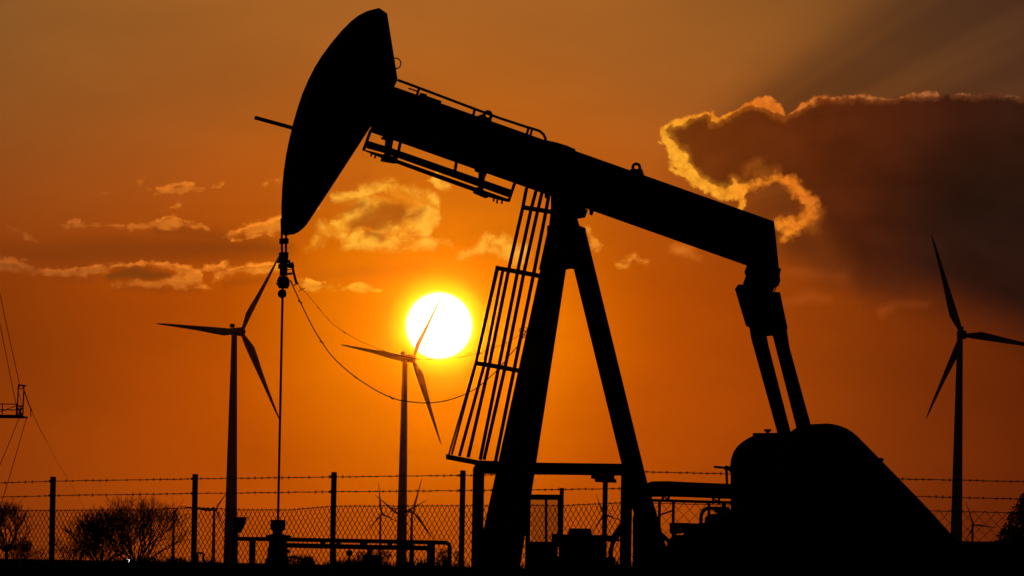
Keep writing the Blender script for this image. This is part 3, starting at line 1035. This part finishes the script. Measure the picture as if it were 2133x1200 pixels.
kb = empty('control_box', P(494, 1288, 114.9).xy.to_3d(), 'dark control box with a slanted side on a post left of the wellhead', 'control box')
q = MB(); ol = [(486, 1077), (515, 1077), (513, 1083), (506, 1103), (502, 1110), (486, 1111)]
q.prism([P(x, y, 114.8) for x, y in ol], [P(x, y, 115.1) for x, y in ol]); q.build('housing', M['steel'], kb, 0.006)
q = MB(); groundz(q, 490, 1105, 12, 114.95); q.build('post', M['steel'], kb)
hp = empty('pipe_hoop', P(417, 1288, 116).xy.to_3d(), 'small square pipe hoop beside the second fence post', 'pipe hoop')
q = MB(); a = P(411, 1240, 116); b = P(424, 1240, 116)
q.tube([Vector((a.x, 116, 0)), P(411.5, 1155, 116), P(413, 1152, 116), P(421, 1152, 116), P(423.5, 1155, 116), Vector((b.x, 116, 0))], 0.018, 8); q.build('hoop', M['steel'], hp)

# ---------------------------------------------------------------- square steel portal behind the legs
YF = 116.6
pf = empty('portal_frame', P(1140, 1288, YF).xy.to_3d(), 'heavy square steel portal frame standing behind the legs of the pumpjack', 'frame')
q = MB(); q.prism([P(x, y, YF - .1) for x, y in ((996, 962), (1300, 966), (1300, 991), (985, 987), (985, 976), (990, 968))],
                  [P(x, y, YF + .1) for x, y in ((996, 962), (1300, 966), (1300, 991), (985, 987), (985, 976), (990, 968))]); q.build('crossbar', M['steel'], pf, 0.008)
q = MB(); groundz(q, 997, 985, 24, YF, 0.18); q.build('post', M['steel'], pf, 0.008)
q = MB(); groundz(q, 1306, 980, 24, YF, 0.18); q.build('post', M['steel'], pf, 0.008)
q = MB(); ol = [(1231, 988), (1231, 997), (1239, 998), (1239, 1004), (1256, 1005), (1284, 1006), (1284, 998), (1280, 998), (1280, 988)]
q.prism([P(x, y, YF - .08) for x, y in ol], [P(x, y, YF + .08) for x, y in ol]); q.build('bracket', M['steel'], pf)
q = MB(); groundz(q, 1261, 1003, 10.5, YF); q.build('hanger', M['steel'], pf)
q = MB(); ol = [(1294, 1086), (1275, 1116), (1267, 1150), (1267, 1190), (1277, 1190), (1277, 1145), (1284, 1124), (1296, 1116)]
q.prism([P(x, y, YF - .06) for x, y in ol], [P(x, y, YF + .06) for x, y in ol]); q.build('brace', M['steel'], pf)

# ---------------------------------------------------------------- glazed cabinet and generator behind the legs
YC = 117.6
gc = empty('glazed_cabinet', P(1135, 1288, YC).xy.to_3d(), 'cabinet with two tinted panes between the legs of the pumpjack', 'cabinet')
q = MB()
pxbar(q, (1096, 1035.5), (1170, 1036), 11, YC, 0.12)
pxbar(q, (1137.5, 1036), (1137.5, 1140), 5.5, YC, 0.06)
pxbar(q, (1164, 1036), (1164, 1140), 5, YC, 0.06)
groundz(q, 1101, 1030, 10, YC, 0.12)
q.prism([P(x, y, YC - .06) for x, y in ((1096, 1128), (1149, 1128), (1149, 1112), (1162, 1112), (1162, 1280), (1096, 1280))],
        [P(x, y, YC + .3) for x, y in ((1096, 1128), (1149, 1128), (1149, 1112), (1162, 1112), (1162, 1280), (1096, 1280))])
q.build('frame', M['steel'], gc)
q = MB(); groundz(q, 1170.5, 1016.5, 8.5, YC, 0.08); q.build('post', M['steel'], gc)
for x0, x1 in ((1106, 1134.7), (1140.3, 1161.5)):
    q = MB(); q.prism([P(x, y, YC) for x, y in ((x0, 1041), (x1, 1041), (x1, 1127), (x0, 1127))],
                      [P(x, y, YC + .006) for x, y in ((x0, 1041), (x1, 1041), (x1, 1127), (x0, 1127))]); q.build('pane', M['pane'], gc)

YM = 117.9
ge = empty('pump_unit', P(1215, 1288, YM).xy.to_3d(), 'low dark pump unit with a square box on top behind the legs', 'pump unit')
q = MB()
ol = [(1172, 1113), (1272, 1115), (1280, 1122), (1290, 1122), (1290, 1128), (1258, 1128), (1258, 1290), (1166, 1290), (1166, 1113)]
q.prism([P(x, y, YM - .2) for x, y in ol], [P(x, y, YM + .25) for x, y in ol]); q.build('housing', M['steel'], ge, 0.008)
q = MB()
ol = [(1184, 1102), (1188, 1100.5), (1228, 1101), (1232, 1103), (1233, 1116), (1184, 1116)]
q.prism([P(x, y, YM - .12) for x, y in ol], [P(x, y, YM + .12) for x, y in ol]); q.build('terminal_box', M['steel'], ge, 0.006)
q = MB(); a = P(1110, 1158, YM); b = P(1282, 1160, YM)
q.box((a.x, YM - .4, 0), (b.x, YM + .4, a.z)); q.build('base', M['steel'], ge, 0.01)

# ---------------------------------------------------------------- horizontal tank on its rack, right of the rear leg
YT = 118.6
tk = empty('horizontal_tank', P(1435, 1288, YT).xy.to_3d(), 'long horizontal steel tank on a rack right of the rear leg', 'tank')
prof = [(1345, 1021, 8), (1350, 1020, 14), (1358, 1019, 16.5), (1390, 1018.5, 16.5), (1430, 1020, 16), (1480, 1022, 16), (1540, 1024.5, 16), (1548, 1025, 9)]
q = MB(); q.tube([P(x, y, YT) for x, y, r in prof], [r * K * YT for x, y, r in prof], 20); q.build('shell', M['steel'], tk)
for x, y in ((1386.5, 1033), (1491.5, 1038)):
    q = MB(); pxbar(q, (x - 6, y - 1), (x - 6, y + 12), 5, YT, 0.1); pxbar(q, (x + 6, y - 1), (x + 6, y + 12), 5, YT, 0.1); pxbar(q, (x - 3, y + 2), (x + 4, y + 7), 3, YT, 0.05)
    q.build('saddle', M['steel'], tk)
q = MB()
pxbar(q, (1350, 1042), (1545, 1047.5), 6, YT, 0.1)
groundz(q, 1374, 1042, 6, YT); groundz(q, 1403, 1042, 6, YT); groundz(q, 1477, 1045, 6, YT, 0.06); groundz(q, 1508, 1045, 9, YT)
pxbar(q, (1372, 1074), (1405, 1062), 3.5, YT)
q.build('rack', M['steel'], tk)
q = MB()
q.tube(spline([P(x, y, YT - .2) for x, y in ((1461, 1098), (1460, 1082), (1462, 1070), (1468, 1062), (1478, 1059), (1520, 1060))], 5), 0.03, 10)
q.tube(spline([P(x, y, YT - .2) for x, y in ((1471, 1098), (1472, 1082), (1478, 1076), (1490, 1074), (1520, 1078))], 5), 0.03, 10)
pxbar(q, (1483, 1082), (1500, 1080), 4, YT - .2)
pxbar(q, (1455, 1094), (1520, 1094), 10, YT - .2)
pxbar(q, (1490, 1060), (1530, 1090), 12, YT - .25)
q.build('bent_pipe', M['steel'], tk)
q = MB(); pxbar(q, (1376, 1112), (1400, 1134), 9, YT - .2); pxbar(q, (1398, 1128), (1408, 1110), 6, YT - .2); q.build('strut', M['steel'], tk)

# ---------------------------------------------------------------- fences
yref = 1085
DC, DL, DR = 120.0, 137.0, 120.0


def plan(px, Y):
    return Vector((P(px, yref, Y).x, Y))


def on_line(A, B, px):
    a = ab(px, yref)[0] * K
    # A + t (B - A): x = a y
    d = B - A
    t = (a * A.y - A.x) / (d.x - a * d.y)
    return t, A + d * t


corner = plan(1303, DC)
farL = plan(0, DL)
farR = plan(2133, DR)


def interp(x, tab):
    for (x0, y0), (x1, y1) in zip(tab[:-1], tab[1:]):
        if x <= x1:
            return y0 + (y1 - y0) * (x - x0) / (x1 - x0)
    return tab[-1][1]


def wire_pt(A, B, px, py):
    t, q = on_line(A, B, px)
    b = ab(px, py)[1]
    return Vector((q.x, q.y, CAMZ + b * K * q.y))


def strand(mb, A, B, tab, r, barbs=True, sag=0.0):
    pts = []
    x0, x1 = tab[0][0], tab[-1][0]
    n = int((x1 - x0) / 14)
    ps = [wire_pt(A, B, x0 + (x1 - x0) * i / n, interp(x0 + (x1 - x0) * i / n, tab) + rnd.uniform(-.4, .4)) for i in range(n + 1)]
    mb.tube(ps, r, 5)
    if barbs:
        for i in range(n + 1):
            if rnd.random() < 0.85:
                q = ps[i]
                L = rnd.uniform(0.022, 0.04)
                a = rnd.uniform(0.5, 1.2)
                for s in (1, -1):
                    d = Vector((math.cos(a) * s * 0.7, 0.2, math.sin(a))) * L
                    mb.tube([q - d, q + d], 0.0055, 4)
                mb.tube([q - Vector((0.016, 0, 0)), q + Vector((0.016, 0, 0))], 0.0095, 5)


def chain_mesh(mb, A, B, x0, x1, toptab, pitch, zh, zbot, r):
    """zigzag wires hooked into each other, between two photo columns"""
    _, P0 = on_line(A, B, x0)
    _, P1 = on_line(A, B, x1)
    d = (P1 - P0)
    L = d.length
    d.normalize()
    n = int(L / (pitch / 2))
    # top height along the run
    def top(s):
        q = P0 + d * s
        px = CX + (q.x / (K * q.y)) * cR + ((1.6 - CAMZ) / (K * q.y)) * sR
        return wire_pt(A, B, px, interp(px, toptab)).z
    for i in range(n):
        s0 = i * pitch / 2
        zt = top(s0 + pitch / 4)
        pts = []
        k = 0
        z = zt
        while z > zbot - zh:
            s = s0 + (pitch / 2 if (k + i) % 2 else 0.0)
            q = P0 + d * s
            j = 0.004
            pts.append(Vector((q.x + rnd.uniform(-j, j), q.y, z + (0.02 if k == 0 else 0) + rnd.uniform(-j, j))))
            z -= zh
            k += 1
        mb.tube(pts, r, 4)


def fence_post(px_top, py_top, px_mid, A, B, wpx):
    t, q = on_line(A, B, px_mid)
    z = CAMZ + ab(px_top, py_top)[1] * K * q.y
    w = wpx * K * q.y
    mb = MB()
    mb.bar(Vector((q.x, q.y, z)), Vector((q.x, q.y, 0.0)), w, w)
    for yy in wires:
        wz = wire_pt(A, B, px_top, interp(px_top, yy)).z
        mb.bar(Vector((q.x - w * 0.75, q.y - w * .3, wz)), Vector((q.x - w * 0.3, q.y - w * .3, wz)), w * .45, w * .4)
    return mb


fl = empty('chain_link_fence', (corner.x, corner.y, 0), 'long chain link fence with two barbed strands left of the pumpjack legs', 'fence', 'chain link fences')
wires = [[(-300, 1011), (0, 1006), (110, 1002.5), (407, 997.5), (695, 993.5), (963, 990.5), (1303, 983)],
         [(-300, 1040), (0, 1035.5), (110, 1032.5), (407, 1028), (695, 1024.5), (963, 1022), (1303, 1018)]]
topL = [(-300, 1067), (0, 1064.5), (110, 1063.5), (300, 1062), (407, 1057.5), (500, 1062), (600, 1062.5), (695, 1054.5), (963, 1053.5), (1180, 1053), (1240, 1050), (1303, 1047)]
for pt, pm in (((-190, 1000), -192), ((111, 993), 109), ((408, 987.5), 405), ((697, 983.5), 694), ((965, 980), 962.5), ((1303, 972), 1303)):
    fence_post(pt[0], pt[1], pm, corner, farL, 11.5).build('post', M['post'], fl, 0.006)
for w in wires:
    mb = MB(); strand(mb, corner, farL, w, 0.0075); mb.build('barbed_wire', M['wire'], fl)
mb = MB(); strand(mb, corner, farL, topL, 0.007, False); chain_mesh(mb, corner, farL, 1303, -190, topL, 0.152, 0.076, 0.5, 0.0075); mb.build('wire_mesh', M['wire'], fl)

fr_ = empty('chain_link_fence', (farR.x, farR.y, 0), 'chain link fence with wider diamonds behind the sloping crank guard', 'fence', 'chain link fences')
wires = [[(1303, 981), (1342, 983), (1515, 987), (1870, 997.5), (2133, 1003.5), (2300, 1008)],
         [(1303, 1017), (1515, 1023), (1905, 1034), (2133, 1040), (2300, 1044)]]
topR = [(1303, 1047), (1515, 1052), (1932, 1064), (2133, 1069), (2300, 1073)]
for pt, pm in (((1640, 978), 1640), ((2215, 994), 2214)):
    fence_post(pt[0], pt[1], pm, corner, farR, 11.5).build('post', M['post'], fr_, 0.006)
for w in wires:
    mb = MB(); strand(mb, corner, farR, w, 0.0075); mb.build('barbed_wire', M['wire'], fr_)
mb = MB(); strand(mb, corner, farR, topR, 0.007, False); chain_mesh(mb, corner, farR, 1303, 2220, topR, 0.19, 0.095, 0.3, 0.0075); mb.build('wire_mesh', M['wire'], fr_)


# ---------------------------------------------------------------- wind turbines
def turbine(hub, D, tips, tower, label, group, psi=30.0, chord=0.085, flip=1):
    s = K * D
    psi = math.radians(psi)
    H = P(hub[0], hub[1], D)
    axis = Vector((math.sin(psi) * flip, -math.cos(psi), 0))           # towards the side the rotor faces
    hvec = Vector((math.cos(psi), math.sin(psi) * flip, 0))
    (tx, ty, tw), (bw,) = tower[0], tower[1]
    T = P(tx, ty, D)
    base = Vector((T.x, D + 0.0, 0.0))
    root = empty('wind_turbine', base, label, 'wind turbine', group)
    mb = MB()
    n = 10
    ht = max(T.z, H.z - 0.3 * s)
    mb.tube([base + Vector((0, 0, ht * i / n)) for i in range(n + 1)], [(bw + (tw - bw) * i / n) / 2 * s for i in range(n + 1)], 20)
    mb.build('tower', M['turbine'], root, 0, True)
    R = 0
    for t in tips:
        a, b = ab(*t); a0, b0 = ab(*hub)
        R = max(R, math.hypot((a - a0) / math.cos(psi), b - b0) * s)
    mb = MB()
    c = Vector((T.x, D, H.z))
    l = R * 0.16
    mb.bar(H - axis * (R * 0.03), c - axis * l * 0.45, R * 0.10, R * 0.085, (0, 0, 1), R * 0.085, R * 0.07)
    mb.bar(c - axis * l * 0.3 + Vector((0, 0, R * .04)), c - axis * l * 0.3 + Vector((0, 0, R * .08)), R * 0.05, R * 0.03)
    mb.build('nacelle', M['turbine'], root, R * 0.01)
    mb = MB()
    mb.tube([H + axis * R * x for x in (-0.04, 0.0, 0.03, 0.05)], [R * x for x in (0.045, 0.047, 0.033, 0.008)], 14)
    mb.build('hub', M['turbine'], root, 0, True)
    for t in tips:
        a, b = ab(*t); a0, b0 = ab(*hub)
        span = hvec * ((a - a0) * s / math.cos(psi)) + Vector((0, 0, (b - b0) * s))
        L = span.length
        sp = span.normalized()
        ch = axis.cross(sp)
        if ch.dot(Vector((0, 0, 1)).cross(sp)) < -9: ch = -ch
        # trailing edge lies on the anticlockwise side seen from the camera
        ccw = Vector((-sp.z, 0, sp.x))
        if ch.dot(ccw) < 0: ch = -ch
        mb = MB()
        vs, fs = [], []
        st = [(0.0, .040, .0, .9), (0.05, .042, .0, .8), (0.12, .066, .008, .4), (0.2, chord, .018, .28), (0.3, chord * .9, .015, .24), (0.45, chord * .68, .009, .2),
              (0.6, chord * .5, .005, .18), (0.75, chord * .37, .002, .16), (0.9, chord * .25, 0, .15), (0.97, chord * .15, 0, .15), (1.0, chord * .05, 0, .15)]
        m_ = 10
        for f, cc, off, th in st:
            o = H + span * f + ch * (off * L)
            tw_ = 0.35 * (1 - f)
            cd = (ch * math.cos(tw_) + axis * math.sin(tw_))
            td = cd.cross(sp)
            for j in range(m_):
                g_ = 2 * math.pi * j / m_
                vs.append(o + cd * (math.cos(g_) * cc * L / 2) + td * (math.sin(g_) * cc * L / 2 * th))
        for i in range(len(st) - 1):
            for j in range(m_):
                j2 = (j + 1) % m_
                fs.append((i * m_ + j, i * m_ + j2, (i + 1) * m_ + j2, (i + 1) * m_ + j))
        fs.append(tuple(reversed(range(m_)))); fs.append(tuple(range((len(st) - 1) * m_, len(st) * m_)))
        mb.add(vs, fs)
        mb.build('blade', M['turbine'], root, 0, True)
    return root


BIG = 'large wind turbines on the plain'
SMALL = 'small far wind turbines near the horizon'
turbine((503, 691), 2300, [(330, 677.5), (583, 526), (582, 876)], ((488, 704, 11.5), (29,)), 'large wind turbine left of the wellhead rod, one blade reaching behind the rod', BIG, 30)
turbine((860, 747), 2600, [(712, 721), (922, 609), (919, 926)], ((843.5, 757, 10.5), (23,)), 'large wind turbine whose upper blade crosses the glowing sun', BIG, 33)
turbine((2003, 697), 2200, [(1941, 489), (2200, 730), (1930, 872)], ((1999.5, 712, 12), (27,)), 'large dark wind turbine at right under the big cloud', BIG, 12, flip=-1)
turbine((366, 1066), 7000, [(358, 1031), (382, 1040), (372, 1100)], ((362, 1068, 4), (8,)), 'tiny far wind turbine with a V of blades beside the round bare tree', SMALL, 55)
turbine((449, 1062), 7000, [(374, 1055), (476, 1020), (468, 1105)], ((446, 1066, 5), (8,)), 'small far wind turbine just left of the biggest left tower', SMALL, 20)
turbine((795, 1071), 7000, [(788, 1004), (762, 1107), (834, 1090)], ((792.5, 1073, 3.6), (6,)), 'small far wind turbine left of the tower under the sun', SMALL, 35, flip=-1)
turbine((861, 1067), 6500, [(879, 995), (905, 1126), (805, 1056)], ((858, 1069, 4.5), (9,)), 'small far wind turbine right of the tower under the sun', SMALL, 25)
turbine((834, 1074), 7200, [(780, 1030), (890, 1041), (838, 1142)], ((835, 1077, 3.6), (7,)), 'small far wind turbine hidden behind the tower under the sun, two blades showing', SMALL, 15)
turbine((1257, 1072), 7200, [(1241, 1029), (1300, 1086), (1232, 1110)], ((1258, 1074, 4), (7,)), 'far wind turbine behind the hanger post of the portal frame, one blade tip showing', SMALL, 20)
turbine((2029, 1094), 7000, [(2011, 1045), (2077, 1099), (2006, 1134)], ((2026, 1096, 4), (7,)), 'small far wind turbine right of the rightmost big tower', SMALL, 20)

# ---------------------------------------------------------------- service rig platform at the left edge
YR = 205.0
rg = empty('service_rig', Vector((P(-75, 1180, YR).x, YR, 0)), 'thin guyed rig mast with a railed platform at the left edge', 'rig')
q = MB()
legs = [(P(-95, 1180, YR + dy).x, YR + dy) for dy in (-0.5, 0.5)] + [(P(-45, 1180, YR + dy).x, YR + dy) for dy in (-0.5, 0.5)]
zt = P(-70, 300, YR).z
for x, y in legs: q.bar(Vector((x, y, 0)), Vector((x, y, zt)), 0.08, 0.08)
for i in range(16):
    z0, z1 = zt * i / 16, zt * (i + 1) / 16
    for a, b in ((0, 2), (1, 3), (0, 1), (2, 3)):
        (xa, ya), (xb, yb) = legs[a], legs[b]
        q.bar(Vector((xa, ya, z0)), Vector((xb, yb, z1)), 0.045, 0.045, (0.3, 1, 0.2))
q.build('mast', M['steel'], rg)
q = MB(); pxbar(q, (-60, 867), (46, 868), 6, YR, 1.0); pxbar(q, (40, 868), (57, 870), 4, YR, 0.3); q.build('platform', M['steel'], rg)
q = MB()
for dy in (-0.45, 0.45):
    for y in (841, 853):
        pxbar(q, (-55, y), (36, y + 1), 2, YR + dy, 0.03)
    for x in (-30, -8, 5, 34):
        pxbar(q, (x, 840), (x, 866), 2, YR + dy, 0.03)
q.bar(P(0, 858, YR), P(32, 846, YR), 0.02, 0.02)
q.build('railing', M['steel'], rg)
q = MB()
pxbar(q, (38.5, 802), (35.5, 866), 2.6, YR, 0.04); pxbar(q, (50, 803), (47.5, 866), 2.6, YR, 0.04)
pxbar(q, (38, 802), (55, 804), 3, YR, 0.04); pxbar(q, (36, 845), (48, 847), 3, YR, 0.04)
pxbar(q, (37, 850), (46, 864), 3, YR, 0.04); pxbar(q, (46, 850), (38, 864), 3, YR, 0.04); pxbar(q, (42.5, 848), (42.5, 866), 3, YR, 0.04)
c = P(44, 806, YR); q.tube([c + Vector((math.cos(t) * .06, 0, math.sin(t) * .06)) for t in [2 * math.pi * i / 10 for i in range(10)]], 0.012, 5, True)
q.bar(P(39.5, 820, YR), P(46, 846, YR), 0.012, 0.012)
q.build('upright', M['steel'], rg)
for a, b, r in (((-30, 470), (41, 802), .010), ((-40, 470), (34, 845), .010), ((51, 815), (66, 855), .016), ((64, 852), (98, 920), .0075), ((98, 920), (140, 995), .0035),
                ((40, 870), (-12, 995), .010), ((55, 871), (0, 1058), .010), ((64, 852), (64.5, 868), .013)):
    q = MB()
    A, B = P(a[0], a[1], YR), P(b[0], b[1], YR)
    q.tube([A.lerp(B, i / 5) + Vector((0, 0, -0.04 * math.sin(math.pi * i / 5))) for i in range(6)], r, 5)
    if b[1] > 990:
        e = A + (B - A) * (A.z / max(0.01, A.z - B.z))
        q.tube([B, e], r, 5)
    q.build('guy_wire', M['cable'], rg)


# ---------------------------------------------------------------- trees and bushes
def bare_tree(px, py_base, D, half_px, h_px, label, seed, stems=6, depth=5, group=None, twig=0.016, dens=1.0, lean=0.0, trunk_px=0, cat='tree'):
    r = random.Random(seed)
    s = K * D
    b = P(px, py_base, D); b.z = 0.0
    root = empty('bare_tree', b, label, cat, group)
    top = P(px, py_base - h_px, D).z
    h = top
    hw = half_px * s
    tr, tw = MB(), MB()

    def inside(q):
        e = ((q.x - b.x) / hw) ** 2 + ((q.y - b.y) / hw) ** 2
        zz = (q.z - h * 0.45) / (h * 0.56)
        return e + zz * zz < r.uniform(0.78, 1.12)

    def grow(p0, d, L, rad, lev):
        pts = [p0]
        q = p0
        dd = d.copy()
        n = 3
        for i in range(n):
            dd = (dd + Vector((r.uniform(-1, 1), r.uniform(-1, 1), r.uniform(-.5, .9))) * 0.16).normalized()
            q = q + dd * (L / n)
            pts.append(q)
        (tr if lev <= 1 else tw).tube(pts, [rad, rad * .85, rad * .72, rad * .6], 5 if lev <= 1 else 3)
        if lev >= depth or not inside(q):
            return
        kids = 2 + (r.random() < 0.62 * dens) + (r.random() < 0.35 * dens)
        for k in range(kids):
            ax = Vector((r.uniform(-1, 1), r.uniform(-1, 1), r.uniform(-.3, .8))).normalized()
            nd = (dd + ax * r.uniform(0.45, 0.95)).normalized()
            at = pts[-1] if k < 2 else pts[r.choice((1, 2))]
            grow(at, nd, L * r.uniform(0.62, 0.86), max(twig, rad * 0.6), lev + 1)

    t0 = b.copy()
    if trunk_px:
        t1 = b + Vector((lean * h, 0, trunk_px * s + CAMZ))
        tr.tube([b, b.lerp(t1, .5), t1], [h * .035, h * .03, h * .026], 8)
        t0 = t1
    for i in range(stems):
        a = (i + .5) / stems * 2 - 1
        d = Vector((a * 0.95 + r.uniform(-.12, .12), r.uniform(-.6, .6), 1.0 - 0.45 * abs(a))).normalized()
        grow(t0, d, h * r.uniform(0.28, 0.36), h * .016, 1)
    tr.build('trunk', M['bark'], root)
    tw.build('crown', M['bark'], root)
    return root


def shrub(px, py_base, D, half_px, h_px, label, seed, n, leaf, name='shrub', cat='shrub', group=None, mat='leaf', lobes=None):
    """leafy bush: many small leaf faces through several uneven lobes, on short stems"""
    r = random.Random(seed)
    s = K * D
    b = P(px, py_base, D); b.z = 0.0
    root = empty(name, b, label, cat, group)
    h = P(px, py_base - h_px, D).z
    hw = half_px * s
    if lobes is None:
        lobes = [(r.uniform(-.7, .7), r.uniform(.3, .72), r.uniform(.25, .5)) for _ in range(9)]
    st = MB(); lf = MB()
    for lx_, lz, lr in lobes:
        c = b + Vector((lx_ * hw, r.uniform(-.4, .4) * hw, lz * h))
        st.tube([b + Vector((lx_ * hw * .4, 0, 0)), b.lerp(c, .6) + Vector((0, 0, .1 * h)), c], [h * .02, h * .014, h * .006], 5)
        for k in range(6):
            a_ = r.uniform(0, 6.28)
            d = Vector((math.cos(a_) * r.uniform(.4, 1), r.uniform(-1, 1), r.uniform(0.1, 1.2))).normalized()
            st.tube([c, c + d * lr * hw * r.uniform(.7, 1.15)], [h * .006, leaf * .12], 3)
    for i in range(n):
        lx_, lz, lr = r.choice(lobes)
        while True:
            d = Vector((r.uniform(-1, 1), r.uniform(-1, 1), r.uniform(-1, 1)))
            if d.length < 1: break
        rad = d.length ** 0.6
        d = d.normalized() * rad * r.uniform(.75, 1.1)
        q = b + Vector((lx_ * hw + d.x * lr * hw, d.y * lr * hw, max(0.05, lz * h + d.z * lr * h * .75)))
        n1_ = Vector((r.uniform(-1, 1), r.uniform(-1, 1), r.uniform(-1, 1))).normalized()
        t_ = n1_.orthogonal().normalized(); u_ = n1_.cross(t_)
        L = leaf * r.uniform(.6, 1.5)
        lf.add([q - t_ * L, q + u_ * L * .45, q + t_ * L, q - u_ * L * .45], [(0, 1, 2, 3)])
    st.build('stem', M['bark'], root)
    lf.build('foliage', M[mat], root)
    return root


TG = 'trees behind the fence'
bare_tree(287, 1172, 700, 112, 146, 'broad bare tree with fanning twigs between the first two fence posts', 11, 13, 6, TG, 0.014, 0.95)
bare_tree(210, 1172, 690, 84, 116, 'darker dense bare thicket on the left side of the broad bare tree', 5, 12, 6, TG, 0.02, 1.15)
bare_tree(13, 1172, 640, 64, 120, 'bare tree with an upright trunk at the left edge', 23, 11, 6, TG, 0.015, 1.15, 0.0, 12)
shrub(2150, 1205, 560, 92, 190, 'dense dark tree at the right edge behind the fence', 31, 12000, 0.11, 'dense_tree', 'tree', TG,
      lobes=[(-.75, .32, .22), (-.55, .45, .26), (-.35, .62, .27), (-.15, .8, .22), (.1, .72, .35), (.4, .7, .4), (0, .4, .5), (.5, .3, .5), (-.3, .3, .4)])
for i, (px, hw, h_, D, lb) in enumerate(((58, 46, 58, 600, 'low bush left of the first fence post'), (150, 66, 70, 620, 'low bush just right of the first fence post'),
                                         (345, 50, 30, 640, 'low bush under the right side of the broad bare tree'), (640, 44, 22, 600, 'low bush behind the curved wellhead hose'),
                                         (790, 62, 34, 600, 'low bush at the foot of the tower under the sun'), (940, 36, 36, 600, 'low bush beside the bent end of the upper pipe'))):
    shrub(px, 1175, D, hw, h_, lb, 40 + i, 2600, 0.065, 'shrub', 'shrub', 'low bushes beyond the fence', 'scrub')
hg = MB(); r = random.Random(77)
hd = empty('hedge', Vector((P(2080, 1200, 420).x, 420, 0)), 'clipped dark hedge low at the right behind the fence', 'hedge')
z = P(2066, 1131, 420).z
x0, x1 = P(1960, 1200, 420).x, P(2300, 1200, 420).x
core = MB(); core.box((x0, 419.3, 0), (x1, 421.3, z - .12)); core.build('branches', M['bark'], hd)
for i in range(9000):
    q = Vector((r.uniform(x0, x1), r.uniform(419, 421.6), r.uniform(0, z))) if r.random() < .4 else Vector((r.uniform(x0, x1), r.uniform(419, 421.6), z - abs(r.gauss(0, .07)) + .03))
    n1_ = Vector((r.uniform(-1, 1), r.uniform(-1, 1), r.uniform(-1, 1))).normalized(); t_ = n1_.orthogonal().normalized(); u_ = n1_.cross(t_)
    L = r.uniform(.05, .11)
    hg.add([q - t_ * L, q + u_ * L * .5, q + t_ * L, q - u_ * L * .5], [(0, 1, 2, 3)])
hg.build('foliage', M['leaf'], hd)

# rough grass and scrub that closes the view at ground level
sb_ = MB(); r = random.Random(99)
for i in range(26000):
    D = r.uniform(150, 330)
    px = r.uniform(-60, 2200)
    base = P(px, 1190, D)
    tgt = 1171 + 5 * math.sin(px * .013 + 1) + 4.5 * math.sin(px * .041) + 4 * math.sin(px * .11) * math.sin(px * .017)
    ztop = max(0.25, P(px, tgt, D).z)
    hgt = ztop * (r.uniform(.35, 1.03) if r.random() < .93 else r.uniform(1.0, 1.16))
    x, y = base.x, D
    a = r.uniform(-.35, .35)
    wd = r.uniform(.02, .05)
    z0 = max(0.0, hgt - r.uniform(.35, .8))
    sb_.add([(x - wd, y, z0), (x + wd, y + .02, z0), (x + a * .5, y + r.uniform(-.1, .1), hgt)], [(0, 1, 2)])
tag(sb_.build('rough_grass', M['scrub']), 'rough dark grass and scrub along the ground beyond the fence', 'grass', None, 'stuff')

# small bright lamp by the bare tree
lc = P(266, 1168, 345)
lp = empty('garden_lamp', Vector((lc.x, 345, 0)), 'small bright white lamp at the foot of the broad bare tree', 'lamp')
MB().ball(lc, 0.085, 12, 8).build('globe', M['glow'], lp, 0, True)
q = MB(); q.tube([Vector((lc.x, 345, 0)), Vector((lc.x, 600, lc.z - 0.13))], 0.04, 8); q.build('pole', M['steel'], lp)

# ---------------------------------------------------------------- the evening air
hz = MB()
hz.box((-3700, -80, -1.0), (3700, 13200, 125.0))
ho = hz.build('haze', M['steel'])
mt = bpy.data.materials.new('evening_haze'); mt.use_nodes = True
nt = mt.node_tree
nt.nodes.clear()
pv = nt.nodes.new('ShaderNodeVolumePrincipled')
pv.inputs['Color'].default_value = (0.95, 0.85, 0.75, 1)
pv.inputs['Density'].default_value = 0.6e-5
pv.inputs['Anisotropy'].default_value = 0.9985
ou = nt.nodes.new('ShaderNodeOutputMaterial')
nt.links.new(pv.outputs[0], ou.inputs['Volume'])
ho.data.materials.clear(); ho.data.materials.append(mt)
tag(ho, 'thin evening haze over the whole plain', 'haze', None, 'stuff')
